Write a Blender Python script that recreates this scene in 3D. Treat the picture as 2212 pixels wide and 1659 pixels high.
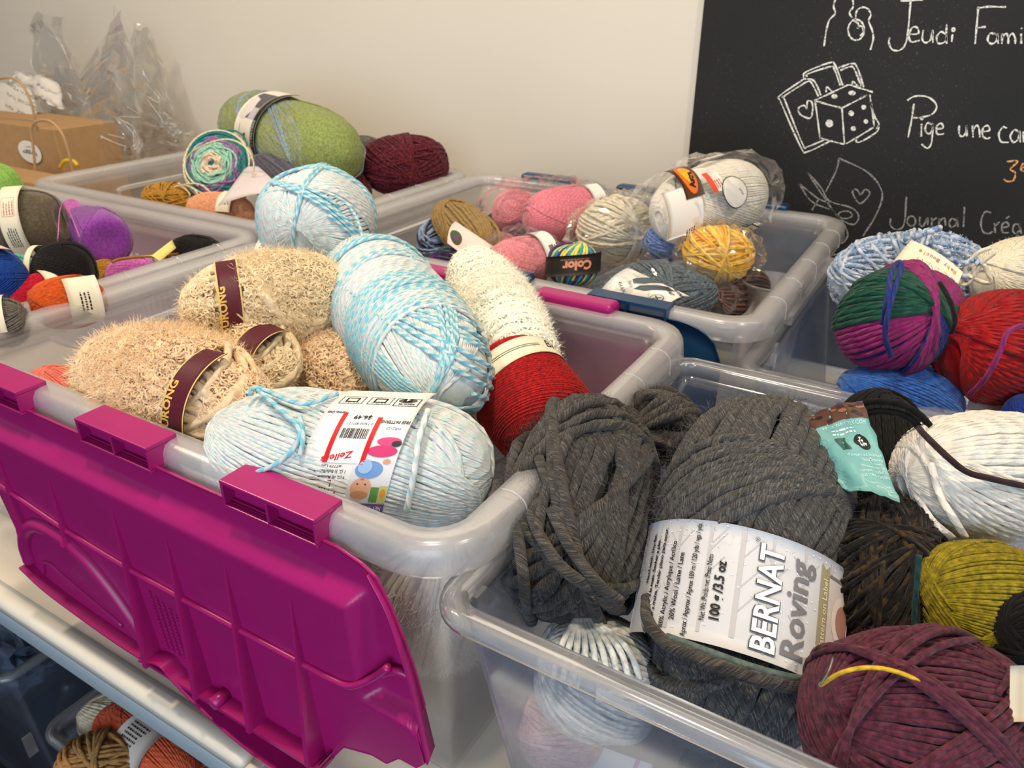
import bpy, bmesh, math
import numpy as np
from mathutils import Vector, Matrix

for o in list(bpy.data.objects):
    bpy.data.objects.remove(o)
SC = bpy.context.scene
COL = SC.collection
RNG = np.random.default_rng(7)

# ------------------------------------------------------------------ camera, light, exposure
S = 0.30                       # one survey unit (camera height above the tote rims) in metres
CZ = 1.325                     # camera height above the floor
PITCH, YAW, FPX = math.atan2(829.5, 1640.0), math.radians(31.0), 1640.0
CAM = np.array([0.0, 0.0, CZ])
FWD = np.array([-math.sin(YAW) * math.cos(PITCH), math.cos(YAW) * math.cos(PITCH), -math.sin(PITCH)])
RGT = np.array([math.cos(YAW), math.sin(YAW), 0.0])
UPV = np.cross(RGT, FWD)
cd = bpy.data.cameras.new('camera')
cam = bpy.data.objects.new('camera', cd)
COL.objects.link(cam)
cam.location = CAM
cam.rotation_euler = (math.pi / 2 - PITCH, 0.0, YAW)
cd.sensor_width = 36.0
cd.lens = FPX / 2212 * 36.0
cd.clip_start = 0.02
cd.dof.use_dof = True
cd.dof.focus_distance = 0.52
cd.dof.aperture_fstop = 16.0
SC.camera = cam

SC.view_settings.view_transform = 'Standard'
SC.view_settings.look = 'None'
SC.view_settings.gamma = 1.0
SC.view_settings.exposure = 0.0
SC.cycles.transparent_max_bounces = 40
SC.cycles.max_bounces = 10
SC.cycles.use_denoising = True

wd = bpy.data.worlds.new('room_light')
SC.world = wd
wd.use_nodes = True
wd.node_tree.nodes['Background'].inputs[0].default_value = (1.0, 0.90, 0.78, 1)
wd.node_tree.nodes['Background'].inputs[1].default_value = 0.21


def area(name, loc, aim, sx, sy, power, col, shape='RECTANGLE'):
    l = bpy.data.lights.new(name, 'AREA')
    l.shape = shape
    l.size, l.size_y = sx, sy
    l.energy, l.color = power, col
    o = bpy.data.objects.new(name, l)
    COL.objects.link(o)
    o.location = loc
    o.rotation_euler = (Vector(aim) - Vector(loc)).to_track_quat('-Z', 'Y').to_euler()
    return o


area('window_daylight', (0.7, -2.4, 1.5), (-0.2, 0.6, 0.9), 2.2, 1.9, 62.0, (0.68, 0.84, 1.0))
area('ceiling_lamp_warm', (-1.7, 0.15, 2.65), (-1.0, 0.8, 0.9), 0.16, 0.16, 17.5, (1.0, 0.80, 0.56), 'DISK')
area('ceiling_lamp_middle', (-0.35, 0.25, 2.65), (-0.3, 0.6, 0.9), 0.16, 0.16, 17.5, (1.0, 0.84, 0.64), 'DISK')
area('ceiling_lamp_far', (0.9, 0.35, 2.65), (0.2, 0.7, 0.9), 0.16, 0.16, 15.0, (1.0, 0.84, 0.64), 'DISK')

# ------------------------------------------------------------------ helpers


def U(x, y, z):
    return np.array([S * x, S * y, CZ + S * z])


def ray(px, py):
    return (FWD * FPX + RGT * (px - 1106.0) - UPV * (py - 829.5)) / FPX


def P(px, py, z=None, y=None, x=None):
    """point seen at a pixel, on a plane of known height / depth (survey units)"""
    d = ray(px, py)
    t = z / d[2] if z is not None else (y / d[1] if y is not None else x / d[0])
    return CAM + d * (t * S)


def depth(p):
    return float((np.asarray(p) - CAM) @ FWD)


def nrm(v):
    v = np.asarray(v, float)
    return v / np.maximum(np.linalg.norm(v, axis=-1, keepdims=True), 1e-12)


def lin(c):
    c = np.asarray(c, float) / 255.0
    return tuple(np.where(c <= 0.04045, c / 12.92, ((c + 0.055) / 1.055) ** 2.4)) + (1.0,)


def mesh(name, parts, parent=None, smooth=True, origin=None):
    """parts: list of (V, F, uv or None, material); F is an int array (n,3|4) or list of such; uv per loop"""
    Vs, loops, starts, totals, mids, uvs, mats = [], [], [], [], [], [], []
    off, lo, has_uv = 0, 0, any(p[2] is not None for p in parts)
    for V, F, uv, m in parts:
        if m not in mats:
            mats.append(m)
        V = np.asarray(V, float)
        F = np.asarray(F, int)
        n, k = F.shape
        Vs.append(V)
        loops.append((F + off).ravel())
        starts.append(lo + np.arange(n) * k)
        totals.append(np.full(n, k))
        mids.append(np.full(n, mats.index(m)))
        uvs.append(np.asarray(uv, float).reshape(-1, 2) if uv is not None else np.zeros((n * k, 2)))
        off += len(V)
        lo += n * k
    V = np.concatenate(Vs)
    if origin is None:
        origin = np.array(parent['_o']) if parent is not None else np.array([V[:, 0].mean(), V[:, 1].mean(), V[:, 2].min()])
    V = V - origin
    me = bpy.data.meshes.new(name)
    me.vertices.add(len(V))
    me.vertices.foreach_set('co', V.ravel())
    L = np.concatenate(loops)
    me.loops.add(len(L))
    me.loops.foreach_set('vertex_index', L)
    st = np.concatenate(starts)
    me.polygons.add(len(st))
    me.polygons.foreach_set('loop_start', st)
    try:
        me.polygons.foreach_set('loop_total', np.concatenate(totals))
    except Exception:
        pass
    me.polygons.foreach_set('material_index', np.concatenate(mids))
    me.polygons.foreach_set('use_smooth', np.full(len(st), smooth))
    if has_uv:
        u = me.uv_layers.new(name='UVMap')
        u.data.foreach_set('uv', np.concatenate(uvs).ravel())
    for m in mats:
        me.materials.append(m)
    me.update(calc_edges=True)
    o = bpy.data.objects.new(name, me)
    COL.objects.link(o)
    if parent is None:
        o.location = origin
    else:
        o.parent = parent
    o['_o'] = [float(a) for a in origin]
    return o


def thing(name, loc):
    o = bpy.data.objects.new(name, None)
    o.empty_display_size = 0.02
    COL.objects.link(o)
    o.location = loc
    o['_o'] = [float(a) for a in loc]
    return o


def tag(o, label, cat, group=None, kind=None):
    o['label'] = label
    o['category'] = cat
    if group:
        o['group'] = group
    if kind:
        o['kind'] = kind
    return o


def quads(nu, nv, cu=False, cv=False):
    """faces of a grid of nu x nv vertices (row-major over u)"""
    iu = np.arange(nu if cu else nu - 1)
    iv = np.arange(nv if cv else nv - 1)
    a, b = np.meshgrid(iu, iv, indexing='ij')
    a, b = a.ravel(), b.ravel()
    a2, b2 = (a + 1) % nu, (b + 1) % nv
    return np.stack([a * nv + b, a2 * nv + b, a2 * nv + b2, a * nv + b2], 1)


def tri_fan(n, base=0):
    i = np.arange(1, n - 1)
    return np.stack([np.full(n - 2, base), base + i, base + i + 1], 1)


def box(lo, hi, m):
    lo, hi = np.minimum(lo, hi), np.maximum(lo, hi)
    V = np.array([[(lo, hi)[i][0], (lo, hi)[j][1], (lo, hi)[k][2]] for i in (0, 1) for j in (0, 1) for k in (0, 1)])
    F = np.array([[0, 1, 3, 2], [4, 6, 7, 5], [0, 4, 5, 1], [2, 3, 7, 6], [0, 2, 6, 4], [1, 5, 7, 3]])
    return (V, F, None, m)


def bevel(o, w, seg=2):
    b = o.modifiers.new('bevel', 'BEVEL')
    b.width, b.segments, b.limit_method = w, seg, 'ANGLE'
    return o


def catmull(pts, n=10):
    p = np.asarray(pts, float)
    p = np.vstack([2 * p[0] - p[1], p, 2 * p[-1] - p[-2]])
    out = []
    t = np.linspace(0, 1, n, endpoint=False)[:, None]
    for i in range(1, len(p) - 2):
        a, b, c, d = p[i - 1], p[i], p[i + 1], p[i + 2]
        out.append(0.5 * (2 * b + (c - a) * t + (2 * a - 5 * b + 4 * c - d) * t ** 2 + (3 * b - a - 3 * c + d) * t ** 3))
    return np.vstack(out + [p[-2][None]])


def tube(path, rad, sides, m, ref=None, caps=True, u0=0.0, ply=0, amp=0.38):
    path = np.asarray(path, float)
    if caps:
        rad = np.concatenate([[0.0], np.broadcast_to(np.asarray(rad, float), (len(path),)), [0.0]])
        path = np.vstack([path[0] - (path[1] - path[0]) * 0.03, path, path[-1] + (path[-1] - path[-2]) * 0.03])
        if ref is not None:
            ref = np.vstack([ref[0], ref, ref[-1]])
    n = len(path)
    T = nrm(np.gradient(path, axis=0))
    if ref is None:
        a = np.array([0.0, 0.0, 1.0])
        if abs(T[:, 2]).max() > 0.95:
            a = np.array([0.31, 0.87, 0.2])
        ref = np.tile(a, (n, 1))
    Nn = nrm(ref - T * (ref * T).sum(1, keepdims=True))
    B = np.cross(T, Nn)
    ang = np.arange(sides) * 2 * math.pi / sides
    r = np.broadcast_to(np.asarray(rad, float), (n,))[:, None, None]
    ln = u0 + np.concatenate([[0], np.cumsum(np.linalg.norm(np.diff(path, axis=0), axis=1))])
    if ply:
        r0 = float(np.max(r))
        ph = ply * (np.arange(sides) / sides)[None] + (ln / (r0 * 7.0))[:, None]
        r = r * (1 + amp * (np.abs(np.sin(math.pi * ph)) - 0.62))[:, :, None]
    V = path[:, None] + r * (np.cos(ang)[None, :, None] * Nn[:, None] + np.sin(ang)[None, :, None] * B[:, None])
    F = quads(n, sides, cv=True)
    i = np.repeat(np.arange(n - 1), sides)
    k = np.tile(np.arange(sides), n - 1)
    uv = np.stack([np.stack([ln[i], k / sides], 1), np.stack([ln[i + 1], k / sides], 1),
                   np.stack([ln[i + 1], (k + 1) / sides], 1), np.stack([ln[i], (k + 1) / sides], 1)], 1)
    return (V.reshape(-1, 3), F, uv, m)


# ------------------------------------------------------------------ materials
MC = {}


def nt(name):
    m = bpy.data.materials.new(name)
    m.use_nodes = True
    t = m.node_tree
    t.nodes.clear()
    return m, t


def N(t, typ, ins=None, **kw):
    n = t.nodes.new(typ)
    for k, v in kw.items():
        setattr(n, k, v)
    for k, v in (ins or {}).items():
        if isinstance(v, bpy.types.NodeSocket):
            t.links.new(v, n.inputs[k])
        else:
            n.inputs[k].default_value = v
    return n


def mth(t, op, a, b=0.0, c=0.0):
    return N(t, 'ShaderNodeMath', {0: a, 1: b, 2: c}, operation=op).outputs[0]


def plain(name, col, rough=0.5, spec=0.4, noise=0.0, nscale=40.0, bump=0.0, metal=0.0, coat=0.0, dark=None):
    """one-colour surface with a little procedural mottling"""
    if name in MC:
        return MC[name]
    m, t = nt(name)
    tc = N(t, 'ShaderNodeTexCoord')
    nz = N(t, 'ShaderNodeTexNoise', {'Vector': tc.outputs['Object'], 'Scale': nscale, 'Detail': 3.0})
    c = lin(col)
    d = lin(dark) if dark else tuple(x * (1 - noise) for x in c[:3]) + (1,)
    mx = N(t, 'ShaderNodeMix', {'Factor': nz.outputs['Fac'], 'A': d, 'B': c}, data_type='RGBA') if False else None
    ramp = N(t, 'ShaderNodeValToRGB', {'Fac': nz.outputs['Fac']})
    ramp.color_ramp.elements[0].position, ramp.color_ramp.elements[1].position = 0.3, 0.7
    ramp.color_ramp.elements[0].color, ramp.color_ramp.elements[1].color = d, c
    ins = {'Base Color': ramp.outputs['Color'], 'Roughness': rough, 'Specular IOR Level': spec, 'Metallic': metal, 'Coat Weight': coat}
    if bump:
        ins['Normal'] = N(t, 'ShaderNodeBump', {'Strength': bump, 'Distance': 0.002, 'Height': nz.outputs['Fac']}).outputs[0]
    b = N(t, 'ShaderNodeBsdfPrincipled', ins)
    N(t, 'ShaderNodeOutputMaterial', {'Surface': b.outputs[0]})
    MC[name] = m
    return m


def haze(name, col, fac, rough=0.25, trans=0.5, gloss=0.9, bump=0.0, tint=(0.97, 0.97, 0.97, 1)):
    """frosted / clear thin plastic: see-through share + milky share + surface reflection"""
    m, t = nt(name)
    c = lin(col)
    tr = N(t, 'ShaderNodeBsdfTransparent', {'Color': tint})
    tc = N(t, 'ShaderNodeTexCoord')
    nz = N(t, 'ShaderNodeTexNoise', {'Vector': tc.outputs['Object'], 'Scale': 26.0, 'Detail': 4.0})
    nrmv = {}
    if bump:
        bp = N(t, 'ShaderNodeBump', {'Strength': bump, 'Distance': 0.004, 'Height': nz.outputs['Fac']})
        nrmv = {'Normal': bp.outputs[0]}
    di = N(t, 'ShaderNodeBsdfDiffuse', {'Color': c, **nrmv})
    tl = N(t, 'ShaderNodeBsdfTranslucent', {'Color': c, **nrmv})
    milk = N(t, 'ShaderNodeMixShader', {0: trans, 1: di.outputs[0], 2: tl.outputs[0]})
    f = mth(t, 'ADD', fac - 0.04, mth(t, 'MULTIPLY', nz.outputs['Fac'], 0.08))
    body = N(t, 'ShaderNodeMixShader', {0: f, 1: tr.outputs[0], 2: milk.outputs[0]})
    gl = N(t, 'ShaderNodeBsdfGlossy', {'Color': (1, 1, 1, 1), 'Roughness': rough, **nrmv})
    fr = N(t, 'ShaderNodeFresnel', {'IOR': 1.45, **nrmv})
    fg = mth(t, 'MULTIPLY', fr.outputs[0], gloss)
    out = N(t, 'ShaderNodeMixShader', {0: fg, 1: body.outputs[0], 2: gl.outputs[0]})
    N(t, 'ShaderNodeOutputMaterial', {'Surface': out.outputs[0]})
    return m


def yarn(name, stops, period=None, fibre=False, r=0.0016, plies=2, ply2=None, heather=0.25, rough=0.85, sheen=0.12, interp='LINEAR', bump=0.5, wob=0.0, hscale=300.0):
    """strand material: colour along the strand (uv.x = metres), plied twist as bump, heathered fibre"""
    m, t = nt(name)
    uv = N(t, 'ShaderNodeUVMap')
    sx = N(t, 'ShaderNodeSeparateXYZ', {0: uv.outputs[0]})
    u, v = sx.outputs[0], sx.outputs[1]
    tc = N(t, 'ShaderNodeTexCoord')
    nz = N(t, 'ShaderNodeTexNoise', {'Vector': tc.outputs['Object'], 'Scale': hscale, 'Detail': 2.0})
    if isinstance(stops[0], (int, float)):
        stops = [(0.0, stops), (1.0, stops)]
    if period:
        uu = mth(t, 'DIVIDE', u, period)
        if wob:
            w = N(t, 'ShaderNodeTexNoise', {'W': uu, 'Scale': 1.7, 'Detail': 1.0}, noise_dimensions='1D')
            uu = mth(t, 'ADD', uu, mth(t, 'MULTIPLY', w.outputs['Fac'], wob))
        fac = mth(t, 'FRACT', uu)
    elif fibre:
        fv = N(t, 'ShaderNodeCombineXYZ', {0: mth(t, 'MULTIPLY', u, 45.0), 1: mth(t, 'ADD', mth(t, 'MULTIPLY', v, 16.0), mth(t, 'MULTIPLY', u, 900.0))})
        fac = N(t, 'ShaderNodeTexNoise', {'Vector': fv.outputs[0], 'Scale': 1.0, 'Detail': 3.0, 'Roughness': 0.6}).outputs['Fac']
        fac = N(t, 'ShaderNodeMapRange', {0: fac, 1: 0.3, 2: 0.7}).outputs[0]
    else:
        fac = nz.outputs['Fac']
    rp = N(t, 'ShaderNodeValToRGB', {'Fac': fac})
    cr = rp.color_ramp
    cr.interpolation = interp
    while len(cr.elements) < len(stops):
        cr.elements.new(0.5)
    for e, (p, c) in zip(cr.elements, stops):
        e.position, e.color = p, lin(c)
    col = rp.outputs['Color']
    ph = mth(t, 'ADD', mth(t, 'MULTIPLY', v, float(plies)), mth(t, 'DIVIDE', u, r * 7.0))
    tw = mth(t, 'SINE', mth(t, 'MULTIPLY', ph, 2 * math.pi))
    if ply2:
        half = mth(t, 'SINE', mth(t, 'MULTIPLY', mth(t, 'ADD', v, mth(t, 'DIVIDE', u, r * 7.0)), 2 * math.pi))
        k = N(t, 'ShaderNodeMapRange', {0: half, 1: -0.35, 2: 0.35})
        mx = N(t, 'ShaderNodeMixRGB', {0: k.outputs[0], 1: col, 2: lin(ply2)})
        col = mx.outputs[0]
    hv = N(t, 'ShaderNodeMapRange', {0: nz.outputs['Fac'], 1: 0.35, 2: 0.65, 3: 1.0 - heather, 4: 1.0 + heather * 0.4})
    hs = N(t, 'ShaderNodeHueSaturation', {'Value': hv.outputs[0], 'Color': col})
    fib = N(t, 'ShaderNodeTexNoise', {'Vector': N(t, 'ShaderNodeCombineXYZ', {0: mth(t, 'MULTIPLY', u, 60.0), 1: mth(t, 'MULTIPLY', v, 14.0)}).outputs[0], 'Scale': 3.0, 'Detail': 2.0})
    hgt = mth(t, 'ADD', mth(t, 'MULTIPLY', mth(t, 'ABSOLUTE', mth(t, 'SINE', mth(t, 'MULTIPLY', ph, math.pi))), 0.9), mth(t, 'MULTIPLY', fib.outputs['Fac'], 0.5))
    bp = N(t, 'ShaderNodeBump', {'Strength': bump, 'Distance': r * 0.9, 'Height': hgt})
    b = N(t, 'ShaderNodeBsdfPrincipled', {'Base Color': hs.outputs[0], 'Roughness': rough, 'Specular IOR Level': 0.2,
                                          'Sheen Weight': sheen, 'Sheen Roughness': 0.5, 'Normal': bp.outputs[0]})
    N(t, 'ShaderNodeOutputMaterial', {'Surface': b.outputs[0]})
    return m


M_MILK = haze('frosted_plastic', (240, 240, 248), 0.115, rough=0.25, trans=0.35, gloss=0.5)
M_RIM = haze('frosted_plastic_rim', (248, 248, 252), 0.25, rough=0.2, trans=0.25, gloss=0.6)
M_CLEAR = haze('clear_plastic', (206, 220, 250), 0.055, rough=0.12, trans=0.35, gloss=0.55, tint=(0.90, 0.93, 0.985, 1))
M_CLEARRIM = haze('clear_plastic_rim', (236, 240, 250), 0.15, rough=0.10, trans=0.3, gloss=0.9)
M_FILM = haze('clear_film', (245, 245, 245), 0.035, rough=0.08, trans=0.3, gloss=0.42, bump=0.35)
M_CELLO = haze('cellophane', (240, 240, 240), 0.03, rough=0.07, trans=0.3, gloss=0.4, bump=0.2)
M_MAG = plain('magenta_plastic', (166, 24, 108), rough=0.33, spec=0.5, noise=0.06)
M_NAVY = plain('navy_plastic', (8, 58, 98), rough=0.34, spec=0.5, noise=0.06)
M_WHITE = plain('white_paper', (238, 236, 232), rough=0.55, noise=0.04)
M_CREAM = plain('cream_paper', (236, 226, 200), rough=0.6, noise=0.05)
M_KRAFT = plain('kraft_paper', (182, 144, 100), rough=0.75, noise=0.12, nscale=60)
M_TISSUE = plain('tissue_paper', (226, 222, 214), rough=0.7, noise=0.06)
M_TABLE = plain('table_laminate', (226, 217, 202), rough=0.42, spec=0.4, noise=0.05, nscale=12)
M_TEDGE = plain('table_edge', (186, 200, 210), rough=0.4, noise=0.05)
M_BEAD = plain('table_bead', (232, 226, 212), rough=0.4, noise=0.05)
M_STEEL = plain('grey_steel', (120, 118, 114), rough=0.4, metal=0.6)
M_WALL = plain('wall_paint', (224, 218, 207), rough=0.8, spec=0.2, noise=0.03, nscale=3, bump=0.03)
M_FLOOR = plain('dark_floor', (34, 32, 32), rough=0.5, noise=0.2, nscale=8)
M_INK = plain('black_ink', (24, 22, 22), rough=0.5)


def ink(c):
    return plain('ink_%02x%02x%02x' % tuple(c), c, rough=0.5, spec=0.3)


def board_mat():
    m, t = nt('blackboard_paint')
    tc = N(t, 'ShaderNodeTexCoord')
    a = N(t, 'ShaderNodeTexNoise', {'Vector': tc.outputs['Object'], 'Scale': 3.0, 'Detail': 3.0})
    b = N(t, 'ShaderNodeTexNoise', {'Vector': tc.outputs['Object'], 'Scale': 260.0, 'Detail': 1.0})
    s = mth(t, 'MULTIPLY', N(t, 'ShaderNodeMapRange', {0: b.outputs['Fac'], 1: 0.66, 2: 0.8}).outputs[0], N(t, 'ShaderNodeMapRange', {0: a.outputs['Fac'], 1: 0.42, 2: 0.7}).outputs[0])
    k = mth(t, 'ADD', mth(t, 'MULTIPLY', s, 0.25), mth(t, 'MULTIPLY', a.outputs['Fac'], 0.04))
    mx = N(t, 'ShaderNodeMixRGB', {0: k, 1: lin((20, 20, 20)), 2: lin((200, 200, 200))})
    p = N(t, 'ShaderNodeBsdfPrincipled', {'Base Color': mx.outputs[0], 'Roughness': 0.6, 'Specular IOR Level': 0.25,
                                          'Normal': N(t, 'ShaderNodeBump', {'Strength': 0.12, 'Distance': 0.002, 'Height': b.outputs['Fac']}).outputs[0]})
    N(t, 'ShaderNodeOutputMaterial', {'Surface': p.outputs[0]})
    return m


def chalk_mat(name, c):
    m, t = nt(name)
    tc = N(t, 'ShaderNodeTexCoord')
    b = N(t, 'ShaderNodeTexNoise', {'Vector': tc.outputs['Object'], 'Scale': 420.0, 'Detail': 1.0})
    f = N(t, 'ShaderNodeMapRange', {0: b.outputs['Fac'], 1: 0.34, 2: 0.48, 3: 0.25, 4: 1.0})
    p = N(t, 'ShaderNodeBsdfDiffuse', {'Color': lin(c)})
    tr = N(t, 'ShaderNodeBsdfTransparent')
    mx = N(t, 'ShaderNodeMixShader', {0: f.outputs[0], 1: tr.outputs[0], 2: p.outputs[0]})
    N(t, 'ShaderNodeOutputMaterial', {'Surface': mx.outputs[0]})
    return m


# ------------------------------------------------------------------ setting
YW = 4.55
wall = mesh('wall_back', [box(U(-16, YW, -4.42), U(9, YW + 0.4, 5.0), M_WALL)], smooth=False)
tag(wall, 'beige painted wall behind the tables', 'wall', kind='structure')
fl = mesh('floor', [box(U(-16, -9, -4.6), U(9, YW, -4.4167), M_FLOOR)], smooth=False)
tag(fl, 'dark floor under the tables', 'floor', kind='structure')
ZT = -1.95                     # table top


def table(x0, x1, y0, y1, label, legs):
    root = thing('folding_table', U((x0 + x1) / 2, (y0 + y1) / 2, -4.4167))
    tag(root, label, 'table')
    n = 40
    prof = [(-0.16, -0.16), (-0.02, -0.16), (0, -0.145), (0, -0.045), (-0.012, -0.012), (-0.035, 0.0), (-0.06, 0.0), (-0.066, -0.006), (-0.16, -0.006)]
    V, F = sweep((x0 + x1) / 2, (y0 + y1) / 2, (x1 - x0) / 2, (y1 - y0) / 2, 0.035, [(a, ZT + b) for a, b in prof])
    mesh('edge', [(V, F, None, M_TEDGE)], root)
    V, F = sweep((x0 + x1) / 2, (y0 + y1) / 2, (x1 - x0) / 2, (y1 - y0) / 2, 0.035, [(0.003, ZT - 0.055), (0.003, ZT - 0.02), (-0.010, ZT + 0.001), (-0.045, ZT + 0.002), (-0.066, ZT - 0.004), (-0.05, ZT - 0.03)])
    mesh('edge_bead', [(V, F, None, M_BEAD)], root)
    mesh('tabletop', [box(U(x0 + 0.05, y0 + 0.05, ZT - 0.15), U(x1 - 0.05, y1 - 0.05, ZT - 0.004), M_TABLE)], root, smooth=False)
    for pts in legs:
        mesh('leg', [tube(catmull(pts, 6), 0.013, 12, M_STEEL)], root)
    return root


def rrect(cx, cy, hx, hy, rc, seg=8):
    rc = max(rc, 1e-4)
    out = []
    for k, (sx, sy) in enumerate(((1, 1), (-1, 1), (-1, -1), (1, -1))):
        a = np.linspace(k * math.pi / 2, (k + 1) * math.pi / 2, seg)
        out.append(np.stack([cx + sx * (hx - rc) + rc * np.cos(a), cy + sy * (hy - rc) + rc * np.sin(a)], 1))
    return np.vstack(out)


def sweep(cx, cy, hx, hy, rc, prof, closed=True, seg=8):
    """profile (outward offset, z) carried round a rounded rectangle; survey units in, metres out"""
    rings = []
    for o, z in prof:
        r = rrect(cx, cy, hx + o, hy + o, rc + o, seg)
        rings.append(np.column_stack([r, np.full(len(r), z)]))
    n, k = len(prof), len(rings[0])
    V = np.concatenate(rings)
    return V * S + np.array([0, 0, CZ]), quads(n, k, cu=closed, cv=True)


def cap(cx, cy, hx, hy, rc, o, z, seg=8):
    r = rrect(cx, cy, hx + o, hy + o, rc + o, seg)
    V = np.column_stack([r, np.full(len(r), z)]) * S + np.array([0, 0, CZ])
    V = np.vstack([V, V.mean(0)])
    k = len(r)
    i = np.arange(k)
    return V, np.stack([i, (i + 1) % k, np.full(k, k)], 1)


def tote(name, label, x0, x1, y0, y1, zt, zb, rc=0.17, over=0.085, taper=0.07, skirt=0.078, mb=None, mr=None, ribs=True, ledge=True, clear=False, base=None):
    """x0..y1 is the outer outline of the rim"""
    mb, mr = mb or M_MILK, mr or M_RIM
    cx, cy, hx, hy = (x0 + x1) / 2, (y0 + y1) / 2, (x1 - x0) / 2, (y1 - y0) / 2
    root = thing(name, U(cx, cy, zb))
    tag(root, label, 'storage tote')
    w = 0.007
    o0 = -over
    body = [(o0, zt - 0.05), (o0 - 0.012, zt - 0.12), (o0 - taper, zb + 0.04), (o0 - taper - 0.03, zb), (o0 - taper - 0.035, zb + w), (o0 - taper - w, zb + 0.045), (o0 - 0.012 - w, zt - 0.12), (o0 - w, zt - 0.05)]
    parts = []
    V, F = sweep(cx, cy, hx, hy, rc, body)
    parts.append((V, F, None, mb))
    for zz, oo in ((zb, o0 - taper - 0.03), (zb + w, o0 - taper - 0.035)):
        V, F = cap(cx, cy, hx, hy, rc, oo, zz)
        parts.append((V, F, None, mb))
    mesh('body', parts, root)
    if clear:
        pr = [(o0 - w, zt - 0.06), (o0 - w, zt - 0.012), (o0 + 0.006, zt), (-0.02, zt), (-0.004, zt - 0.006), (0.0, zt - 0.018), (0, zt - skirt), (-0.008, zt - skirt), (-0.010, zt - 0.022), (-0.02, zt - 0.010), (o0 + 0.012, zt - 0.010), (o0 + 0.002, zt - 0.02), (o0, zt - 0.06)]
    else:
        pr = [(o0 - w, zt - 0.06), (o0 - w + 0.004, zt - 0.02), (o0 + 0.012, zt - 0.004), (o0 + 0.03, zt), (-0.03, zt), (-0.012, zt - 0.006), (-0.002, zt - 0.024), (0.004, zt - skirt), (-0.004, zt - skirt), (-0.011, zt - 0.024), (-0.022, zt - 0.012), (o0 + 0.03, zt - 0.009), (o0 + 0.012, zt - 0.014), (o0 + 0.003, zt - 0.024), (o0, zt - 0.06)]
    V, F = sweep(cx, cy, hx, hy, rc, pr)
    rp = [(V, F, None, mr)]
    if ribs:                                  # little gussets across the short ends of the rim
        for sx, xe in ((-1, x0), (1, x1)):
            for f in (-0.62, -0.33, 0.0, 0.33, 0.62):
                yy = cy + f * hy
                a = [(xe - sx * (over - 0.02), zt + 0.001), (xe - sx * 0.028, zt + 0.002), (xe + sx * 0.001, zt - 0.02), (xe + sx * 0.006, zt - skirt)]
                pts = [U(px, yy, pz) for px, pz in a]
                rp.append(tube(catmull(pts, 5), 0.0008, 6, mr))
    mesh('rim', rp, root)
    if ledge:
        for sx, xe in ((1, x0), (-1, x1)):
            xi = xe + sx * (over + 0.02)
            zl = zt - 0.15
            pts = [U(xi + sx * 0.004, cy - 0.36 * hy, zl - 0.03), U(xi + sx * 0.02, cy - 0.33 * hy, zl), U(xi + sx * 0.022, cy, zl + 0.004), U(xi + sx * 0.02, cy + 0.33 * hy, zl), U(xi + sx * 0.004, cy + 0.36 * hy, zl - 0.03)]
            mesh('handle_ledge', [tube(catmull(pts, 8), 0.005, 8, mr)], root)
    return root


t1 = table(-9.6, -1.408, 0.845, 4.5, 'white folding table on the left, with the long pale front edge showing',
           [[P(150, 1475, y=1.55), P(120, 1600, y=1.5), P(105, 1700, y=1.45), U(-2.75, 1.42, -4.4167)],
            [U(-8.9, 1.3, ZT - 0.1), U(-8.9, 1.3, -4.4167)], [U(-8.9, 4.1, ZT - 0.1), U(-8.9, 4.1, -4.4167)], [U(-1.9, 4.1, ZT - 0.1), U(-1.9, 4.1, -4.4167)]])
t2 = table(-1.400, 3.4, 0.80, 4.5, 'white folding table on the right, under the clear bin of grey yarn',
           [[U(2.9, 1.2, ZT - 0.1), U(2.9, 1.2, -4.4167)], [U(2.9, 4.1, ZT - 0.1), U(2.9, 4.1, -4.4167)], [U(-0.9, 4.1, ZT - 0.1), U(-0.9, 4.1, -4.4167)], [U(-0.6, 1.9, ZT - 0.1), U(-0.6, 1.9, -4.4167)]])

# ------------------------------------------------------------------ totes
ZB = ZT + 0.002
TA = tote('storage_tote', 'frosted tote with magenta hinged lid flaps, filled with beige and aqua yarn', -2.83, -0.70, 0.945, 2.42, -1.0, ZB)
TB = tote('storage_tote', 'frosted tote at the left edge holding brown, purple and black yarn', -5.04, -2.86, 0.98, 2.49, -1.0, ZB)
TE = tote('storage_tote', 'frosted tote against the wall holding the green skein and striped hank', -5.10, -2.83, 2.54, 4.25, -1.0, ZB)
TC = tote('storage_tote', 'frosted tote with navy hinge clips, filled with bagged pink, cream and yellow yarn', -2.79, -0.497, 2.49, 4.24, -1.0, ZB)
TD = tote('storage_tote', 'clear bin in front holding the grey roving and plum yarn', -0.755, 1.35, 0.895, 2.335, -1.08, ZB, rc=0.10, over=0.055, taper=0.115, skirt=0.03, mb=M_CLEAR, mr=M_CLEARRIM, ribs=False, ledge=False, clear=True)
TF = tote('storage_tote', 'clear bin by the blackboard holding the multicoloured and red balls', -0.555, 1.45, 2.37, 3.86, -1.11, ZB, rc=0.10, over=0.055, taper=0.13, skirt=0.03, mb=M_CLEAR, mr=M_CLEARRIM, ribs=False, ledge=False, clear=True)

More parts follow.
